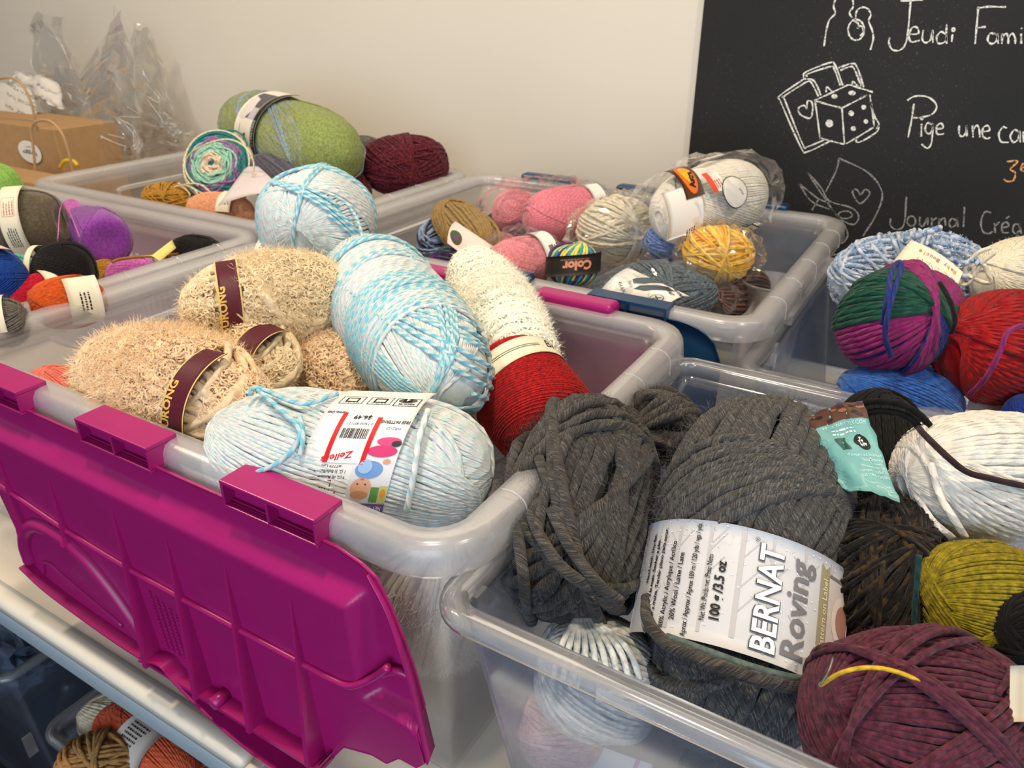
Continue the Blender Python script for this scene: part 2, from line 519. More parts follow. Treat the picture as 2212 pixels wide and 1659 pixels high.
# clear-bin wedge tabs inside the rim
for root, spots in ((TD, [(1272, 1450, 0.96, 'y'), (1035, 1220, -0.685, 'x'), (1685, 870, 2.27, 'y')]), (TF, [(1672, 770, -0.485, 'x')])):
    for px, py, v, ax in spots:
        q = P(px, py, y=v) if ax == 'y' else P(px, py, x=v)
        q[2] = CZ + S * ((-1.08 if root is TD else -1.11) - 0.062)
        a, b = q + np.array([0.0, 0.0, 0.012]), q - np.array([0, 0, 0.018])
        e = np.array([0.0045, 0.0018, 0]) if ax == 'y' else np.array([0.0018, 0.006, 0])
        mesh('tab', [box(b - e, a + e, M_CLEARRIM)], root, smooth=False)
# latch rail along the left rim of the blackboard bin
mesh('latch_rail', [box(U(-0.53, 2.86, -1.112), U(-0.47, 3.72, -1.075), M_CLEARRIM), box(U(-0.545, 2.92, -1.075), U(-0.52, 3.66, -1.05), M_CLEARRIM)], TF, smooth=False)
# ribs moulded in the back wall of the left tote
rb = [box(U(-3.95 + 0.055 * i, 2.352, -1.62), U(-3.935 + 0.055 * i, 2.364, -1.22), M_RIM) for i in range(15)]
mesh('wall_ribbing', rb, TB, smooth=False)


def knuckle(root, x0, x1, y_in, y_out, zt, m, open_front=True):
    """hinge bar clipped over the rim; y_out is the face away from the tote"""
    s = 1 if y_out > y_in else -1
    d = 0.008
    parts = [box(U(x0, y_in, zt if open_front else zt - 0.048), U(x1, y_out, zt + 0.012), m)]
    if open_front:
        for xx in (x0, (x0 + x1) / 2 - d / 2, x1 - d):
            parts.append(box(U(xx, y_in, zt - 0.055), U(xx + d, y_out, zt), m))
        parts.append(box(U(x0, y_out - s * 0.036, zt - 0.055), U(x1, y_out - s * 0.031, zt), m))
        parts.append(box(U(x0, y_in, zt - 0.064), U(x1, y_out, zt - 0.055), m))
    return parts


def half_lid(root, xs, xe, y0, lean, zt, m, knk, side, zlow, name='lid_flap', bow=0.03):
    """plain hanging half lid seen only from behind the plastic or as a sliver"""
    n = 60
    xx = np.linspace(xs, xe, n)
    f = (xx - xs) / (xe - xs)
    rcn = np.minimum(np.minimum(f, 1 - f) / 0.09, 1.0)
    bot = zlow - 0.03 * np.sin(2 * math.pi * f) + (1 - np.sqrt(np.clip(1 - (1 - rcn) ** 2, 0, 1))) * 0.3
    rows = 14
    g = np.linspace(0, 1, rows)[:, None]
    top = zt - (1 - np.sqrt(np.clip(1 - (1 - rcn) ** 2, 0, 1))) * 0.13
    Z = top[None] + (bot[None] - top[None]) * g
    Y = y0 + side * bow * np.sin(np.clip((zt - Z) / 0.14, 0, 1) * math.pi / 2) + lean * (zt - Z)
    X = np.tile(xx, (rows, 1))
    Pt = np.stack([X, Y, Z], -1).reshape(-1, 3)
    Bk = Pt + np.array([0, side * -0.009, 0])
    V = np.vstack([Pt, Bk]) * S + np.array([0, 0, CZ])
    Fq = quads(rows, n)
    k = rows * n
    ring = np.concatenate([np.arange(n), np.arange(1, rows) * n + n - 1, (rows - 1) * n + np.arange(n - 2, -1, -1), np.arange(rows - 2, 0, -1) * n])
    r2 = np.roll(ring, -1)
    F = np.vstack([Fq, Fq[:, ::-1] + k, np.stack([ring, ring + k, r2 + k, r2], 1)])
    fl = mesh(name, [(V, F, None, m)], root)
    for a, b in knk:
        kk = mesh('hinge_knuckle', knuckle(root, a, b, y0 + side * -0.075, y0 + side * 0.012, zt + 0.045, m, False), fl, smooth=False)
        bevel(kk, 0.0055, 4)
    return fl


half_lid(TA, -2.62, -0.80, 2.424, 0.0, -1.03, M_MAG, [(-2.46, -2.17), (-1.92, -1.64), (-1.325, -1.0)], 1, -1.78, bow=0.010)
half_lid(TB, -4.85, -3.02, 2.50, 0.0, -1.035, M_MAG, [], 1, -1.78)
half_lid(TC, -2.6, -0.62, 4.262, 0.0, -1.03, M_NAVY, [(-2.455, -2.10), (-1.806, -1.48), (-1.15, -0.815)], 1, -1.8)
half_lid(TC, -2.65, -0.62, 2.480, 0.0, -1.03, M_NAVY, [(-2.45, -2.14), (-1.80, -1.42)], -1, -1.8, bow=0.010)
ft = [f for f in TC.children if f.name.startswith('lid_flap')][-1]
mesh('hinge_knuckle', knuckle(TC, -1.152, -0.836, 2.545, 2.468, -1.0, M_NAVY), ft, smooth=False)

# the big magenta flap in front (traced on its own plane: x along the table, z down)
FY, FLEAN = 0.917, 0.035


def flap_y(z):
    return FY + FLEAN * (-1 - z)


bx = [-2.52, -2.49, -2.462, -2.45, -2.337, -2.118, -1.90, -1.864, -1.833, -1.78, -1.73, -1.68, -1.592, -1.446, -1.301, -1.20, -1.146, -1.096, -1.042, -0.945, -0.898, -0.854, -0.802, -0.775]
bz = [-1.20, -1.36, -1.66, -1.719, -1.758, -1.789, -1.805, -1.807, -1.794, -1.765, -1.745, -1.78, -1.829, -1.881, -1.907, -1.885, -1.845, -1.785, -1.702, -1.664, -1.664, -1.612, -1.610, -1.575]
tx = [-2.52, -2.47, -1.0, -0.98, -0.927, -0.892, -0.862, -0.837, -0.813, -0.796, -0.775]
tz = [-1.10, -1.052, -1.052, -1.056, -1.07, -1.093, -1.158, -1.233, -1.323, -1.429, -1.571]
nx, nz_ = 260, 70
fx = np.linspace(-2.52, -0.775, nx)
ztop, zbot = np.interp(fx, tx, tz), np.interp(fx, bx, bz)
g = np.linspace(0, 1, nz_)[:, None]
FZ = ztop[None] + (zbot - ztop)[None] * g
FX = np.tile(fx, (nz_, 1))


def sstep(a, b, x):
    t = np.clip((x - a) / (b - a), 0, 1)
    return t * t * (3 - 2 * t)


# raised inner field: starts at z -1.12 and follows the rounded right shoulder
dz = -1.125 - FZ
dx = (-0.905 - FX) + 0.0 * FZ
field = sstep(0, 0.06, np.minimum(dz, np.maximum(dx, (-1.42 - FZ) * 1.5 - 0.02)))
rec = sstep(-1.785, -1.80, FZ) * ((FX > -1.83) & (FX < -1.03))
YY = flap_y(FZ) - 0.040 * field + 0.02 * rec
Pt = np.stack([FX, YY, FZ], -1).reshape(-1, 3)
Bk = Pt + np.array([0, 0.009, 0])
k = nx * nz_
Fq = quads(nz_, nx)
ring = np.concatenate([np.arange(nx), np.arange(1, nz_) * nx + nx - 1, (nz_ - 1) * nx + np.arange(nx - 2, -1, -1), np.arange(nz_ - 2, 0, -1) * nx])
r2 = np.roll(ring, -1)
FLAP = mesh('lid_flap', [(np.vstack([Pt, Bk]) * S + np.array([0, 0, CZ]), np.vstack([Fq, Fq[:, ::-1] + k, np.stack([ring, ring + k, r2 + k, r2], 1)]), None, M_MAG)], TA)
FLAP['label'] = 'magenta half lid hanging open down the front'
FF = FY - 0.030                                       # face of the raised field


def fpt(x, z, out=0.0):
    return U(x, flap_y(z) - 0.040 - out, z)


def rib_plate(x, z0, zm, z1, d0, d1, w0=0.003, w1=0.012):
    """tapering rib standing off the flap"""
    zs = np.array([z0, zm, z1])
    ds = np.array([0.0, d0, d1])
    ws = np.array([w0, (w0 + w1) / 2, w1])
    V = []
    for z, d, w in zip(zs, ds, ws):
        y = flap_y(z) - 0.038
        V += [U(x - w, y, z), U(x + w, y, z), U(x + w * 0.55, y - d, z), U(x - w * 0.55, y - d, z)]
    V = np.array(V)
    F = []
    for i in (0, 4):
        F += [[i + j, i + (j + 1) % 4, i + 4 + (j + 1) % 4, i + 4 + j] for j in range(4)]
    F += [[3, 2, 1, 0], [8, 9, 10, 11]]
    return (V, np.array(F), None, M_MAG)


for x, z1 in ((-2.375, -1.54), (-2.10, -1.47), (-1.80, -1.795), (-1.575, -1.795), (-1.352, -1.79), (-1.13, -1.775)):
    rr = mesh('rib', [rib_plate(x, -1.205, -1.44, z1, 0.024, 0.060 if z1 < -1.6 else 0.035, 0.003, 0.013)], FLAP, smooth=False)
hr = [(-2.50, -1.374), (-2.375, -1.388), (-2.105, -1.425), (-1.815, -1.445), (-1.593, -1.447), (-1.363, -1.446), (-1.139, -1.443), (-1.03, -1.44), (-0.97, -1.425), (-0.909, -1.376), (-0.86, -1.315)]
hp = catmull([fpt(a, b, 0.004 if a < -0.95 else -0.012) for a, b in hr], 8)
mesh('rib', [tube(hp, 0.0028, 8, M_MAG)], FLAP)
mesh('flange', [box(fpt(-1.835, -1.785, 0.046), fpt(-1.10, -1.797, -0.012), M_MAG)], FLAP, smooth=False)
tongue = [(-1.835, -1.79), (-1.73, -1.748), (-1.68, -1.78), (-1.592, -1.829), (-1.446, -1.881), (-1.301, -1.905), (-1.20, -1.885), (-1.146, -1.845), (-1.11, -1.795), (-1.085, -1.74)]
tp = catmull([fpt(a, b) for a, b in tongue], 10)
lipV = np.concatenate([tp + np.array([0, 0.004, 0.0008]), tp + np.array([0, -0.016, 0.0008]), tp + np.array([0, -0.016, -0.0010]), tp + np.array([0, 0.004, -0.0010])])
mesh('tongue_lip', [(lipV, quads(4, len(tp), cu=True), None, M_MAG)], FLAP, smooth=False)
hnd = [(-2.45, -1.70), (-2.435, -1.62), (-2.38, -1.54), (-2.28, -1.48), (-2.16, -1.472), (-2.06, -1.50), (-1.972, -1.575), (-1.90, -1.67), (-1.85, -1.77), (-1.84, -1.795)]
hpth = catmull([fpt(a, b, -0.004) for a, b in hnd], 10)
mesh('handle', [tube(hpth, 0.0085, 12, M_MAG)], FLAP)
sl = [(-2.385, -1.725), (-2.355, -1.67), (-2.30, -1.655), (-2.25, -1.675), (-2.10, -1.72), (-1.97, -1.755)]
mesh('handle_slot', [tube(catmull([fpt(a, b, 0.001) for a, b in sl], 8), 0.0025, 8, M_MAG)], FLAP)
lowlip = [(-2.46, -1.712), (-2.337, -1.757), (-2.118, -1.787), (-1.95, -1.80), (-1.85, -1.80)]
lp = catmull([fpt(a, b) for a, b in lowlip], 10)
lipV = np.concatenate([lp + np.array([0, 0.004, 0.001]), lp + np.array([0, -0.012, 0.001]), lp + np.array([0, -0.012, -0.001]), lp + np.array([0, 0.004, -0.001])])
mesh('handle_lip', [(lipV, quads(4, len(lp), cu=True), None, M_MAG)], FLAP, smooth=False)
sd = [(-0.862, -1.158), (-0.837, -1.233), (-0.813, -1.323), (-0.800, -1.41)]
sd = [(-0.905, -1.085), (-0.862, -1.158), (-0.837, -1.233), (-0.813, -1.323), (-0.796, -1.429), (-0.777, -1.573)]
ep = catmull([U(a - 0.004, flap_y(b), b) for a, b in sd], 8)
wv = np.linspace(0.2, 1.0, len(ep))[:, None] * np.array([[0.004, -0.011, -0.001]])
lipV = np.concatenate([ep + np.array([0, 0.003, 0]), ep + wv, ep + wv - np.array([0.0016, 0, 0.0004]), ep + np.array([-0.0018, 0.003, 0])])
mesh('edge_bead', [(lipV, quads(4, len(ep), cu=True), None, M_MAG)], FLAP)
mesh('rib', [tube(catmull([fpt(-0.90, -1.372, -0.022), fpt(-0.85, -1.335, -0.026), fpt(-0.815, -1.345, -0.036)], 6), 0.003, 8, M_MAG)], FLAP)
mesh('peg', [tube([fpt(-1.50, -1.775, 0.0), fpt(-1.50, -1.775, 0.05)], 0.006, 12, M_MAG)], FLAP)
emb = []
rg = np.random.default_rng(3)
for ln in range(6):
    x = -1.745 + 0.026 * ln
    z = -1.50 - 0.01 * ln
    while z > -1.73:
        h = rg.uniform(0.005, 0.013)
        emb.append(box(fpt(x, z, 0.0005), fpt(x + 0.010, z - h, 0.003), M_MAG))
        z -= h + 0.006
mesh('embossed_marks', emb, FLAP, smooth=False)
for a, b in ((-2.47, -2.179), (-1.90, -1.60), (-1.335, -1.036)):
    kk = mesh('hinge_knuckle', knuckle(TA, a, b, 0.995, 0.905, -1.0, M_MAG), FLAP, smooth=False)
    bevel(kk, 0.0008, 2)

# ------------------------------------------------------------------ blackboard
BX0, BY = -1.49, YW - 0.035
M_BOARD, M_CHALK, M_CHALKDIM, M_CHALKOR = board_mat(), chalk_mat('white_chalk', (235, 235, 230)), chalk_mat('faint_chalk', (150, 150, 148)), chalk_mat('orange_chalk', (236, 170, 110))
board = mesh('blackboard', [box(U(BX0, BY, -3.2), U(4.5, YW - 0.012, 2.2), M_BOARD)], smooth=False)
tag(board, 'black chalkboard on the wall with white French chalk writing and drawings', 'blackboard')


def chalk(name, strokes, m, w=0.0022, label=None):
    parts = []
    for st in strokes:
        if len(st) == 1:                                   # filled dot: (x, y, rx, ry)
            x, y, rx, ry = st[0]
            a = np.linspace(0, 2 * math.pi, 18, endpoint=False)
            pts = np.array([P(1412 + (x + rx * math.cos(q)) / 2.765, (y + ry * math.sin(q)) / 2.765, y=BY) for q in a])
            pts[:, 1] -= 0.0006
            parts.append((np.vstack([pts, pts.mean(0)]), np.array([[i, (i + 1) % 18, 18] for i in range(18)]), None, m))
            continue
        pts = np.array([P(1412 + x / 2.765, y / 2.765, y=BY) for x, y in st])
        pp = catmull(pts, 6)
        pp[:, 1] -= 0.0006
        T = nrm(np.gradient(pp, axis=0))
        Nn = np.stack([T[:, 2], np.zeros(len(T)), -T[:, 0]], 1)
        ww = w * (1 + 0.25 * np.sin(np.arange(len(pp)) * 0.9 + len(parts)))[:, None] / 2
        parts.append((np.concatenate([pp + Nn * ww, pp - Nn * ww]), quads(2, len(pp)), None, m))
    o = mesh(name, parts, board, smooth=False)
    if label:
        o['label'] = label
    return o


def ell(cx, cy, rx, ry, a0=0, a1=360, n=14):
    return [(cx + rx * math.cos(math.radians(q)), cy + ry * math.sin(math.radians(q))) for q in np.linspace(a0, a1, n)]


chalk('chalk_drawing', [[(1018, 275), (1030, 190), (1050, 120), (1085, 80), (1075, 40), (1085, 0)], [(1190, 0), (1192, 40), (1170, 75), (1187, 108)],
                        [(1205, 130), (1212, 70), (1240, 45), (1275, 50), (1298, 85), (1285, 125), (1305, 180), (1312, 230), (1295, 298)], ell(1210, 178, 48, 62),
                        [(1195, 125), (1222, 140), (1222, 165), (1215, 165)], [(1215, 165), (1240, 155), (1254, 185), (1235, 215)]], M_CHALK, label='chalk outline of parents holding a baby')
chalk('chalk_lettering', [[(1475, 5), (1610, 0)], [(1535, 5), (1520, 180), (1505, 260), (1470, 300), (1425, 295), (1405, 255), (1410, 225)],
                          [(1525, 205), (1580, 200), (1575, 165), (1545, 165), (1525, 210), (1540, 250), (1590, 240)], [(1610, 180), (1605, 235), (1625, 255), (1655, 235), (1665, 180), (1668, 255)],
                          [(1745, 205), (1715, 190), (1690, 225), (1705, 260), (1745, 245), (1748, 200), (1750, 145)], [(1748, 200), (1750, 262)], [(1785, 205), (1780, 250)], ell(1790, 177, 8, 9),
                          [(1940, 40), (1930, 150), (1920, 262)], [(1930, 50), (2000, 40), (2105, 42)], [(1935, 165), (1985, 160)],
                          [(2050, 205), (2010, 200), (1995, 240), (2020, 262), (2050, 240), (2052, 200), (2058, 262)], [(2082, 200), (2080, 262)], [(2080, 222), (2105, 200), (2118, 225), (2118, 262)],
                          [(2118, 222), (2142, 200), (2158, 225), (2160, 262)], [(2195, 200), (2195, 262)], [(2197, 165), (2199, 172)],
                          [(2240, 120), (2242, 262)], [(2275, 200), (2275, 262)], [(2320, 205), (2360, 200), (2350, 180), (2320, 190), (2320, 250), (2365, 250)]], M_CHALK, label='chalk words Jeudi Famille')
chalk('chalk_drawing', [[(900, 470), (750, 575), (760, 610), (880, 880), (920, 905), (1050, 845)], [(900, 470), (945, 475), (970, 500), (1000, 570)],
                        [(910, 490), (780, 575), (785, 600), (890, 860), (920, 875), (1020, 835)], [(910, 490), (940, 490), (985, 575)],
                        [(895, 465), (910, 430), (1050, 375), (1085, 390), (1130, 510)], [(915, 460), (925, 440), (1055, 398), (1080, 415), (1115, 510)],
                        [(1105, 405), (1180, 380), (1215, 400), (1255, 520)], [(1115, 420), (1175, 398), (1200, 415), (1240, 515)],
                        [(915, 650), (900, 630), (870, 640), (865, 665), (885, 690), (935, 705), (950, 660), (945, 610), (920, 605), (915, 650)],
                        [(960, 600), (1060, 555), (1165, 505)], [(1165, 505), (1240, 528), (1310, 550)], [(960, 600), (1045, 625), (1125, 645)], [(1125, 645), (1200, 607), (1275, 568)],
                        [(965, 605), (980, 715), (995, 830)], [(1125, 645), (1132, 750), (1140, 860)], [(1292, 565), (1300, 620), (1318, 690), (1345, 740), (1330, 770)],
                        [(1000, 825), (1070, 845), (1140, 862)], [(1150, 858), (1230, 812), (1312, 760)], [(1205, 820), (1225, 850), (1330, 790), (1345, 745)], [(1298, 605), (1308, 680), (1318, 755)],
                        [(1080, 575, 18, 14)], [(1185, 555, 22, 14)], [(1050, 737, 23, 23)], [(1255, 640, 15, 15)], [(1180, 677, 17, 17)], [(1268, 725, 13, 14)], [(1193, 768, 16, 14)],
                        [(1030, 550), (1035, 520), (1065, 545)], [(1185, 508), (1192, 487), (1225, 520)]], M_CHALK, label='chalk drawing of playing cards and a die')
chalk('chalk_lettering', [[(1555, 620), (1540, 720), (1520, 820)], [(1515, 600), (1560, 575), (1640, 580), (1690, 630), (1665, 680), (1600, 700), (1550, 705)],
                          [(1600, 740), (1598, 815)], ell(1603, 707, 6, 6), [(1665, 745), (1635, 735), (1622, 775), (1645, 800), (1665, 770), (1668, 740), (1660, 850), (1635, 885), (1600, 860)],
                          [(1690, 772), (1730, 762), (1715, 735), (1690, 760), (1695, 800), (1735, 800)], [(1825, 750), (1825, 800), (1845, 815), (1865, 790), (1868, 750), (1872, 815)],
                          [(1905, 750), (1908, 820)], [(1908, 775), (1930, 748), (1945, 775), (1948, 820)], [(1965, 787), (2005, 778), (1995, 750), (1968, 765), (1965, 810), (1990, 828), (2010, 820)],
                          [(2110, 765), (2085, 760), (2062, 800), (2075, 845), (2120, 850)], [(2180, 790), (2155, 775), (2130, 815), (2150, 850), (2180, 825), (2185, 780), (2190, 850)],
                          [(2208, 785), (2210, 850)], [(2210, 805), (2240, 785)], [(2285, 740), (2285, 850), (2300, 855)], [(2262, 780), (2310, 778)], [(2330, 820), (2370, 810), (2350, 785), (2330, 810), (2335, 850), (2372, 850)]], M_CHALK, label='chalk words Pige une carte')
chalk('chalk_lettering', [[(2110, 965), (2175, 962), (2130, 1010), (2160, 1030), (2150, 1075), (2115, 1083), (2090, 1070)], [(2195, 1000), (2222, 995), (2212, 975), (2195, 995), (2200, 1020), (2225, 1018)]], M_CHALKOR, label='small orange chalk numeral 3e')
chalk('chalk_drawing', [[(1108, 945), (1090, 1020), (1028, 1145)], [(1108, 945), (1280, 1030), (1365, 1150), (1330, 1280), (1250, 1410)], [(985, 1190), (945, 1255)],
                        [(1235, 1165), (1210, 1130), (1188, 1150), (1232, 1215), (1290, 1160), (1265, 1130), (1238, 1165)],
                        [(920, 1030), (985, 1130), (1060, 1240), (1130, 1330), (1160, 1400), (1130, 1450), (1100, 1430)], [(920, 1030), (1000, 1120), (1050, 1200), (1180, 1240), (1225, 1290), (1195, 1340), (1120, 1310), (1060, 1240)],
                        [(868, 1095), (930, 1145), (990, 1190), (1050, 1210)], [(868, 1095), (940, 1200), (1050, 1250)], ell(1145, 1283, 42, 22), [(1045, 1500), (1075, 1522), (1150, 1500)]], M_CHALKDIM, label='faint chalk drawing of scissors cutting paper')
chalk('chalk_lettering', [[(1510, 1175), (1495, 1340), (1450, 1370), (1415, 1345), (1415, 1305)], ell(1540, 1320, 25, 30), [(1590, 1295), (1590, 1340), (1610, 1350), (1635, 1300), (1637, 1345)],
                          [(1660, 1300), (1662, 1350)], [(1662, 1320), (1690, 1300)], [(1705, 1305), (1705, 1350)], [(1705, 1325), (1735, 1300), (1745, 1350)],
                          [(1805, 1315), (1780, 1305), (1765, 1335), (1780, 1358), (1808, 1335), (1812, 1300), (1818, 1355)], [(1857, 1235), (1850, 1355)],
                          [(2015, 1270), (1980, 1265), (1955, 1320), (1965, 1380), (2000, 1395), (2025, 1380)], [(2035, 1330), (2040, 1390)], [(2040, 1350), (2065, 1325)],
                          [(2080, 1360), (2120, 1350), (2105, 1325), (2080, 1345), (2085, 1385), (2120, 1390)], [(2105, 1305), (2125, 1290)], [(2180, 1340), (2155, 1340), (2145, 1375), (2160, 1395), (2185, 1375), (2185, 1335), (2195, 1395)],
                          [(2240, 1290), (2240, 1395)], [(2220, 1330), (2260, 1330)], [(2290, 1335), (2290, 1395)], [(2330, 1290), (2330, 1395)]], M_CHALKDIM, label='faint chalk words Journal Creatif')

# ------------------------------------------------------------------ yarn builders


class Ball:
    """a wound ball or skein: frame, outline, windings, fuzz"""

    def __init__(s, A, B, b, n=2.3, lump=0.02, pinch=None, hole=0.0, seed=0, zref=None):
        A, B = np.asarray(A, float), np.asarray(B, float)
        s.c, s.a, s.b, s.n = (A + B) / 2, np.linalg.norm(B - A) / 2, b, n
        s.ex = nrm(B - A)
        z = nrm((CAM if zref is None else zref) - s.c)
        s.ez = nrm(z - s.ex * (z @ s.ex))
        s.ey = np.cross(s.ez, s.ex)
        s.M = np.stack([s.ex, s.ey, s.ez])
        s.lump, s.pinch, s.hole = lump, pinch, hole
        s.rg = np.random.default_rng(seed + 11)
        s.k = s.rg.normal(size=(5, 3)) * 2.2
        s.ph = s.rg.uniform(0, 6.28, 5)

    def surf(s, d, off=0.0):
        """local point and outward normal for unit directions d"""
        x, y, z = d[..., 0], d[..., 1], d[..., 2]
        rho = np.hypot(y, z)
        ax, rr = np.abs(x) / s.a, rho / s.b
        k = (ax ** s.n + rr ** s.n) ** (-1.0 / s.n)
        g = np.stack([np.sign(x) * ax ** (s.n - 1) / s.a, (rr ** (s.n - 1)) / s.b * y / np.maximum(rho, 1e-6), (rr ** (s.n - 1)) / s.b * z / np.maximum(rho, 1e-6)], -1)
        g = nrm(g)
        k = k * (1 + s.lump * np.sin(d @ s.k.T + s.ph).sum(-1) / 2.0)
        p = d * k[..., None]
        if s.hole:
            p[..., 0] *= 1 - s.hole * np.exp(-(rho / 0.36) ** 2)
        p = p + g * np.asarray(off)[..., None]
        if s.pinch:
            amt, xc, w = s.pinch
            q = 1 - amt * np.exp(-(((p[..., 0] - xc) / w) ** 4))
            p[..., 1] *= q
            p[..., 2] *= q
        return p, g

    def world(s, p):
        return p @ s.M + s.c

    def wind(s, n, inc=80.0, span=180.0, phi0=0.0, ax='x', o0=0.0, o1=0.0, seg=44, jit=0.25, wav=0.0, part=None, tilt=None):
        """great-circle wraps that walk round an axis; returns (world path, world normals)"""
        th = np.linspace(0, 2 * math.pi * n, int(n * seg) + 1)
        i = math.radians(inc)
        turn = th / (2 * math.pi)
        jn = s.rg.normal(size=n + 3) * jit
        ji = np.interp(turn, np.arange(n + 3), jn)
        phi = math.radians(phi0) + math.radians(span) * (turn + ji) / n
        u = np.stack([np.sin(th) * math.sin(i), np.cos(th), np.sin(th) * math.cos(i)], -1)
        c, q = np.cos(phi), np.sin(phi)
        d = np.stack([u[:, 0], u[:, 1] * c - u[:, 2] * q, u[:, 1] * q + u[:, 2] * c], -1)
        if tilt is not None:
            R = np.array(Matrix.Rotation(math.radians(tilt[0]), 3, 'Z') @ Matrix.Rotation(math.radians(tilt[1]), 3, 'Y'))
            d = d @ R.T
        elif ax == 'y':
            d = d[:, [1, 0, 2]]
        elif ax == 'z':
            d = d[:, [2, 1, 0]]
        off = o0 + (o1 - o0) * turn / n + wav * np.sin(th * 3.1 + turn * 2.2)
        p, g = s.surf(d, off)
        return s.world(p), g @ s.M

    def coil(s, n, x0, x1, o0=0.0, o1=0.0, seg=44, slant=0.0, ph=0.0, jit=0.15, slph=0.0):
        """wraps round the girth; x as a share of the half length"""
        th = np.linspace(0, 2 * math.pi * n, int(n * seg) + 1)
        t = th / th[-1]
        jn = s.rg.normal(size=n + 3) * jit * abs(x1 - x0) / n
        x = (x0 + (x1 - x0) * t + np.interp(t * n, np.arange(n + 3), jn)) * s.a + slant * s.b * np.cos(th + slph)
        x = np.clip(x, -0.985 * s.a, 0.985 * s.a)
        rho = s.b * (1 - (np.abs(x) / s.a) ** s.n) ** (1.0 / s.n)
        d = nrm(np.stack([x, rho * np.cos(th + ph), rho * np.sin(th + ph)], -1))
        p, g = s.surf(d, o0 + (o1 - o0) * t)
        return s.world(p), g @ s.M

    def face(s, n, r0, r1, end=1, off=0.0, seg=40, mess=0.06):
        """flat spiral of strands on one end of a wound cake"""
        th = np.linspace(0, 2 * math.pi * n, int(n * seg) + 1)
        t = th / th[-1]
        r = (r0 + (r1 - r0) * t) * s.b * (1 + mess * np.sin(2 * th + 3 * t * n) + mess * 0.7 * np.sin(3.3 * th))
        x = end * (s.a * np.sqrt(np.clip(1 - (r / s.b) ** 2, 0.02, 1)) ** 0.8 + off + 0.0016 * np.sin(th * 2.7))
        p = np.stack([x, r * np.cos(th), r * np.sin(th)], -1)
        nn = np.tile(np.array([float(end), 0, 0]), (len(th), 1)) + 1e-3
        return s.world(p), nn @ s.M

    def core(s, off, nu=40, nv=28, m=None):
        th = np.linspace(0, 2 * math.pi, nu, endpoint=False)
        la = np.linspace(-math.pi / 2 + 0.02, math.pi / 2 - 0.02, nv)
        d = np.stack([np.sin(la)[None] + 0 * th[:, None], np.cos(la)[None] * np.cos(th)[:, None], np.cos(la)[None] * np.sin(th)[:, None]], -1).reshape(-1, 3)
        p, g = s.surf(d, np.full(len(d), off))
        i = np.arange(nu)
        return [(s.world(p), quads(nu, nv, cu=True), None, m), (s.world(p)[i * nv], tri_fan(nu)[:, ::-1], None, m), (s.world(p)[i * nv + nv - 1], tri_fan(nu), None, m)]

    def fuzz(s, count, ln, w, m, bend=0.6, off=0.0, seed=5, spread=0.9, mask=None, u_rng=0.4):
        rg = np.random.default_rng(seed)
        d = nrm(rg.normal(size=(count, 3)) / np.array([s.a, s.b, s.b]) * s.b)
        d = nrm(d * np.array([s.a, s.b, s.b]))
        p, g = s.surf(d, np.full(count, off))
        if mask is not None:
            kp = mask(p)
            p, g = p[kp], g[kp]
            count = len(p)
        L = ln * rg.uniform(0.45, 1.25, count)[:, None]
        t1 = nrm(g + spread * nrm(rg.normal(size=(count, 3))))
        t2 = nrm(t1 + bend * nrm(rg.normal(size=(count, 3))))
        t3 = nrm(t2 + bend * nrm(rg.normal(size=(count, 3))))
        side = nrm(np.cross(t1, rg.normal(size=(count, 3)))) * (w / 2)
        a = p
        b = a + t1 * L * 0.36
        c = b + t2 * L * 0.34
        e = c + t3 * L * 0.30
        V = s.world(np.stack([a - side, a + side, b - side, b + side, c - side * 0.8, c + side * 0.8, e], 1).reshape(-1, 3))
        base = np.arange(count)[:, None] * 7
        q = np.concatenate([base + np.array([[0, 1, 3, 2]]), base + np.array([[2, 3, 5, 4]])])
        tr = base + np.array([[4, 5, 6]])
        uu = rg.uniform(0, u_rng, count)
        uvq = np.tile(np.stack([uu, np.full(count, 0.3)], -1)[:, None], (1, 4, 1))
        uvq = np.concatenate([uvq, uvq])
        uvt = np.tile(np.stack([uu, np.full(count, 0.3)], -1)[:, None], (1, 3, 1))
        return [(V, q, uvq, m), (V, tr, uvt, m)]


def curls(b, count, rad, r, m, seed=1, off=0.0, mask=None, lift=0.5):
    """little boucle loops standing on the surface"""
    rg = np.random.default_rng(seed)
    d = nrm(rg.normal(size=(count, 3)) * np.array([b.a, b.b, b.b]))
    p, g = b.surf(d, np.full(count, off))
    if mask is not None:
        kp = mask(p)
        p, g = p[kp], g[kp]
    c = len(p)
    t1 = nrm(np.cross(g, rg.normal(size=(c, 3))))
    t2 = nrm(np.cross(g, t1) + lift * g * rg.uniform(0.2, 1.6, (c, 1)))
    R = rad * rg.uniform(0.5, 1.3, (c, 1, 1))
    n, k = 8, 4
    ph = rg.uniform(0, 6.28, (c, 1)) + np.linspace(0, 1.0, n)[None] * rg.uniform(3.0, 6.5, (c, 1))
    path = p[:, None] + R * (np.cos(ph)[..., None] * t1[:, None] + np.sin(ph)[..., None] * t2[:, None])
    T = nrm(np.gradient(path, axis=1))
    Nn = nrm(np.cross(T, g[:, None] + 0.01))
    B = np.cross(T, Nn)
    a = np.arange(k) * 2 * math.pi / k
    V = path[:, :, None] + r * (np.cos(a)[None, None, :, None] * Nn[:, :, None] + np.sin(a)[None, None, :, None] * B[:, :, None])
    F = (np.arange(c)[:, None, None] * (n * k) + quads(n, k, cv=True)[None]).reshape(-1, 4)
    uu = np.repeat(rg.uniform(0, 1, c), (n - 1) * k * 4)
    return [(b.world(V.reshape(-1, 3)), F, np.stack([uu, np.full(len(uu), 0.3)], 1), m)]


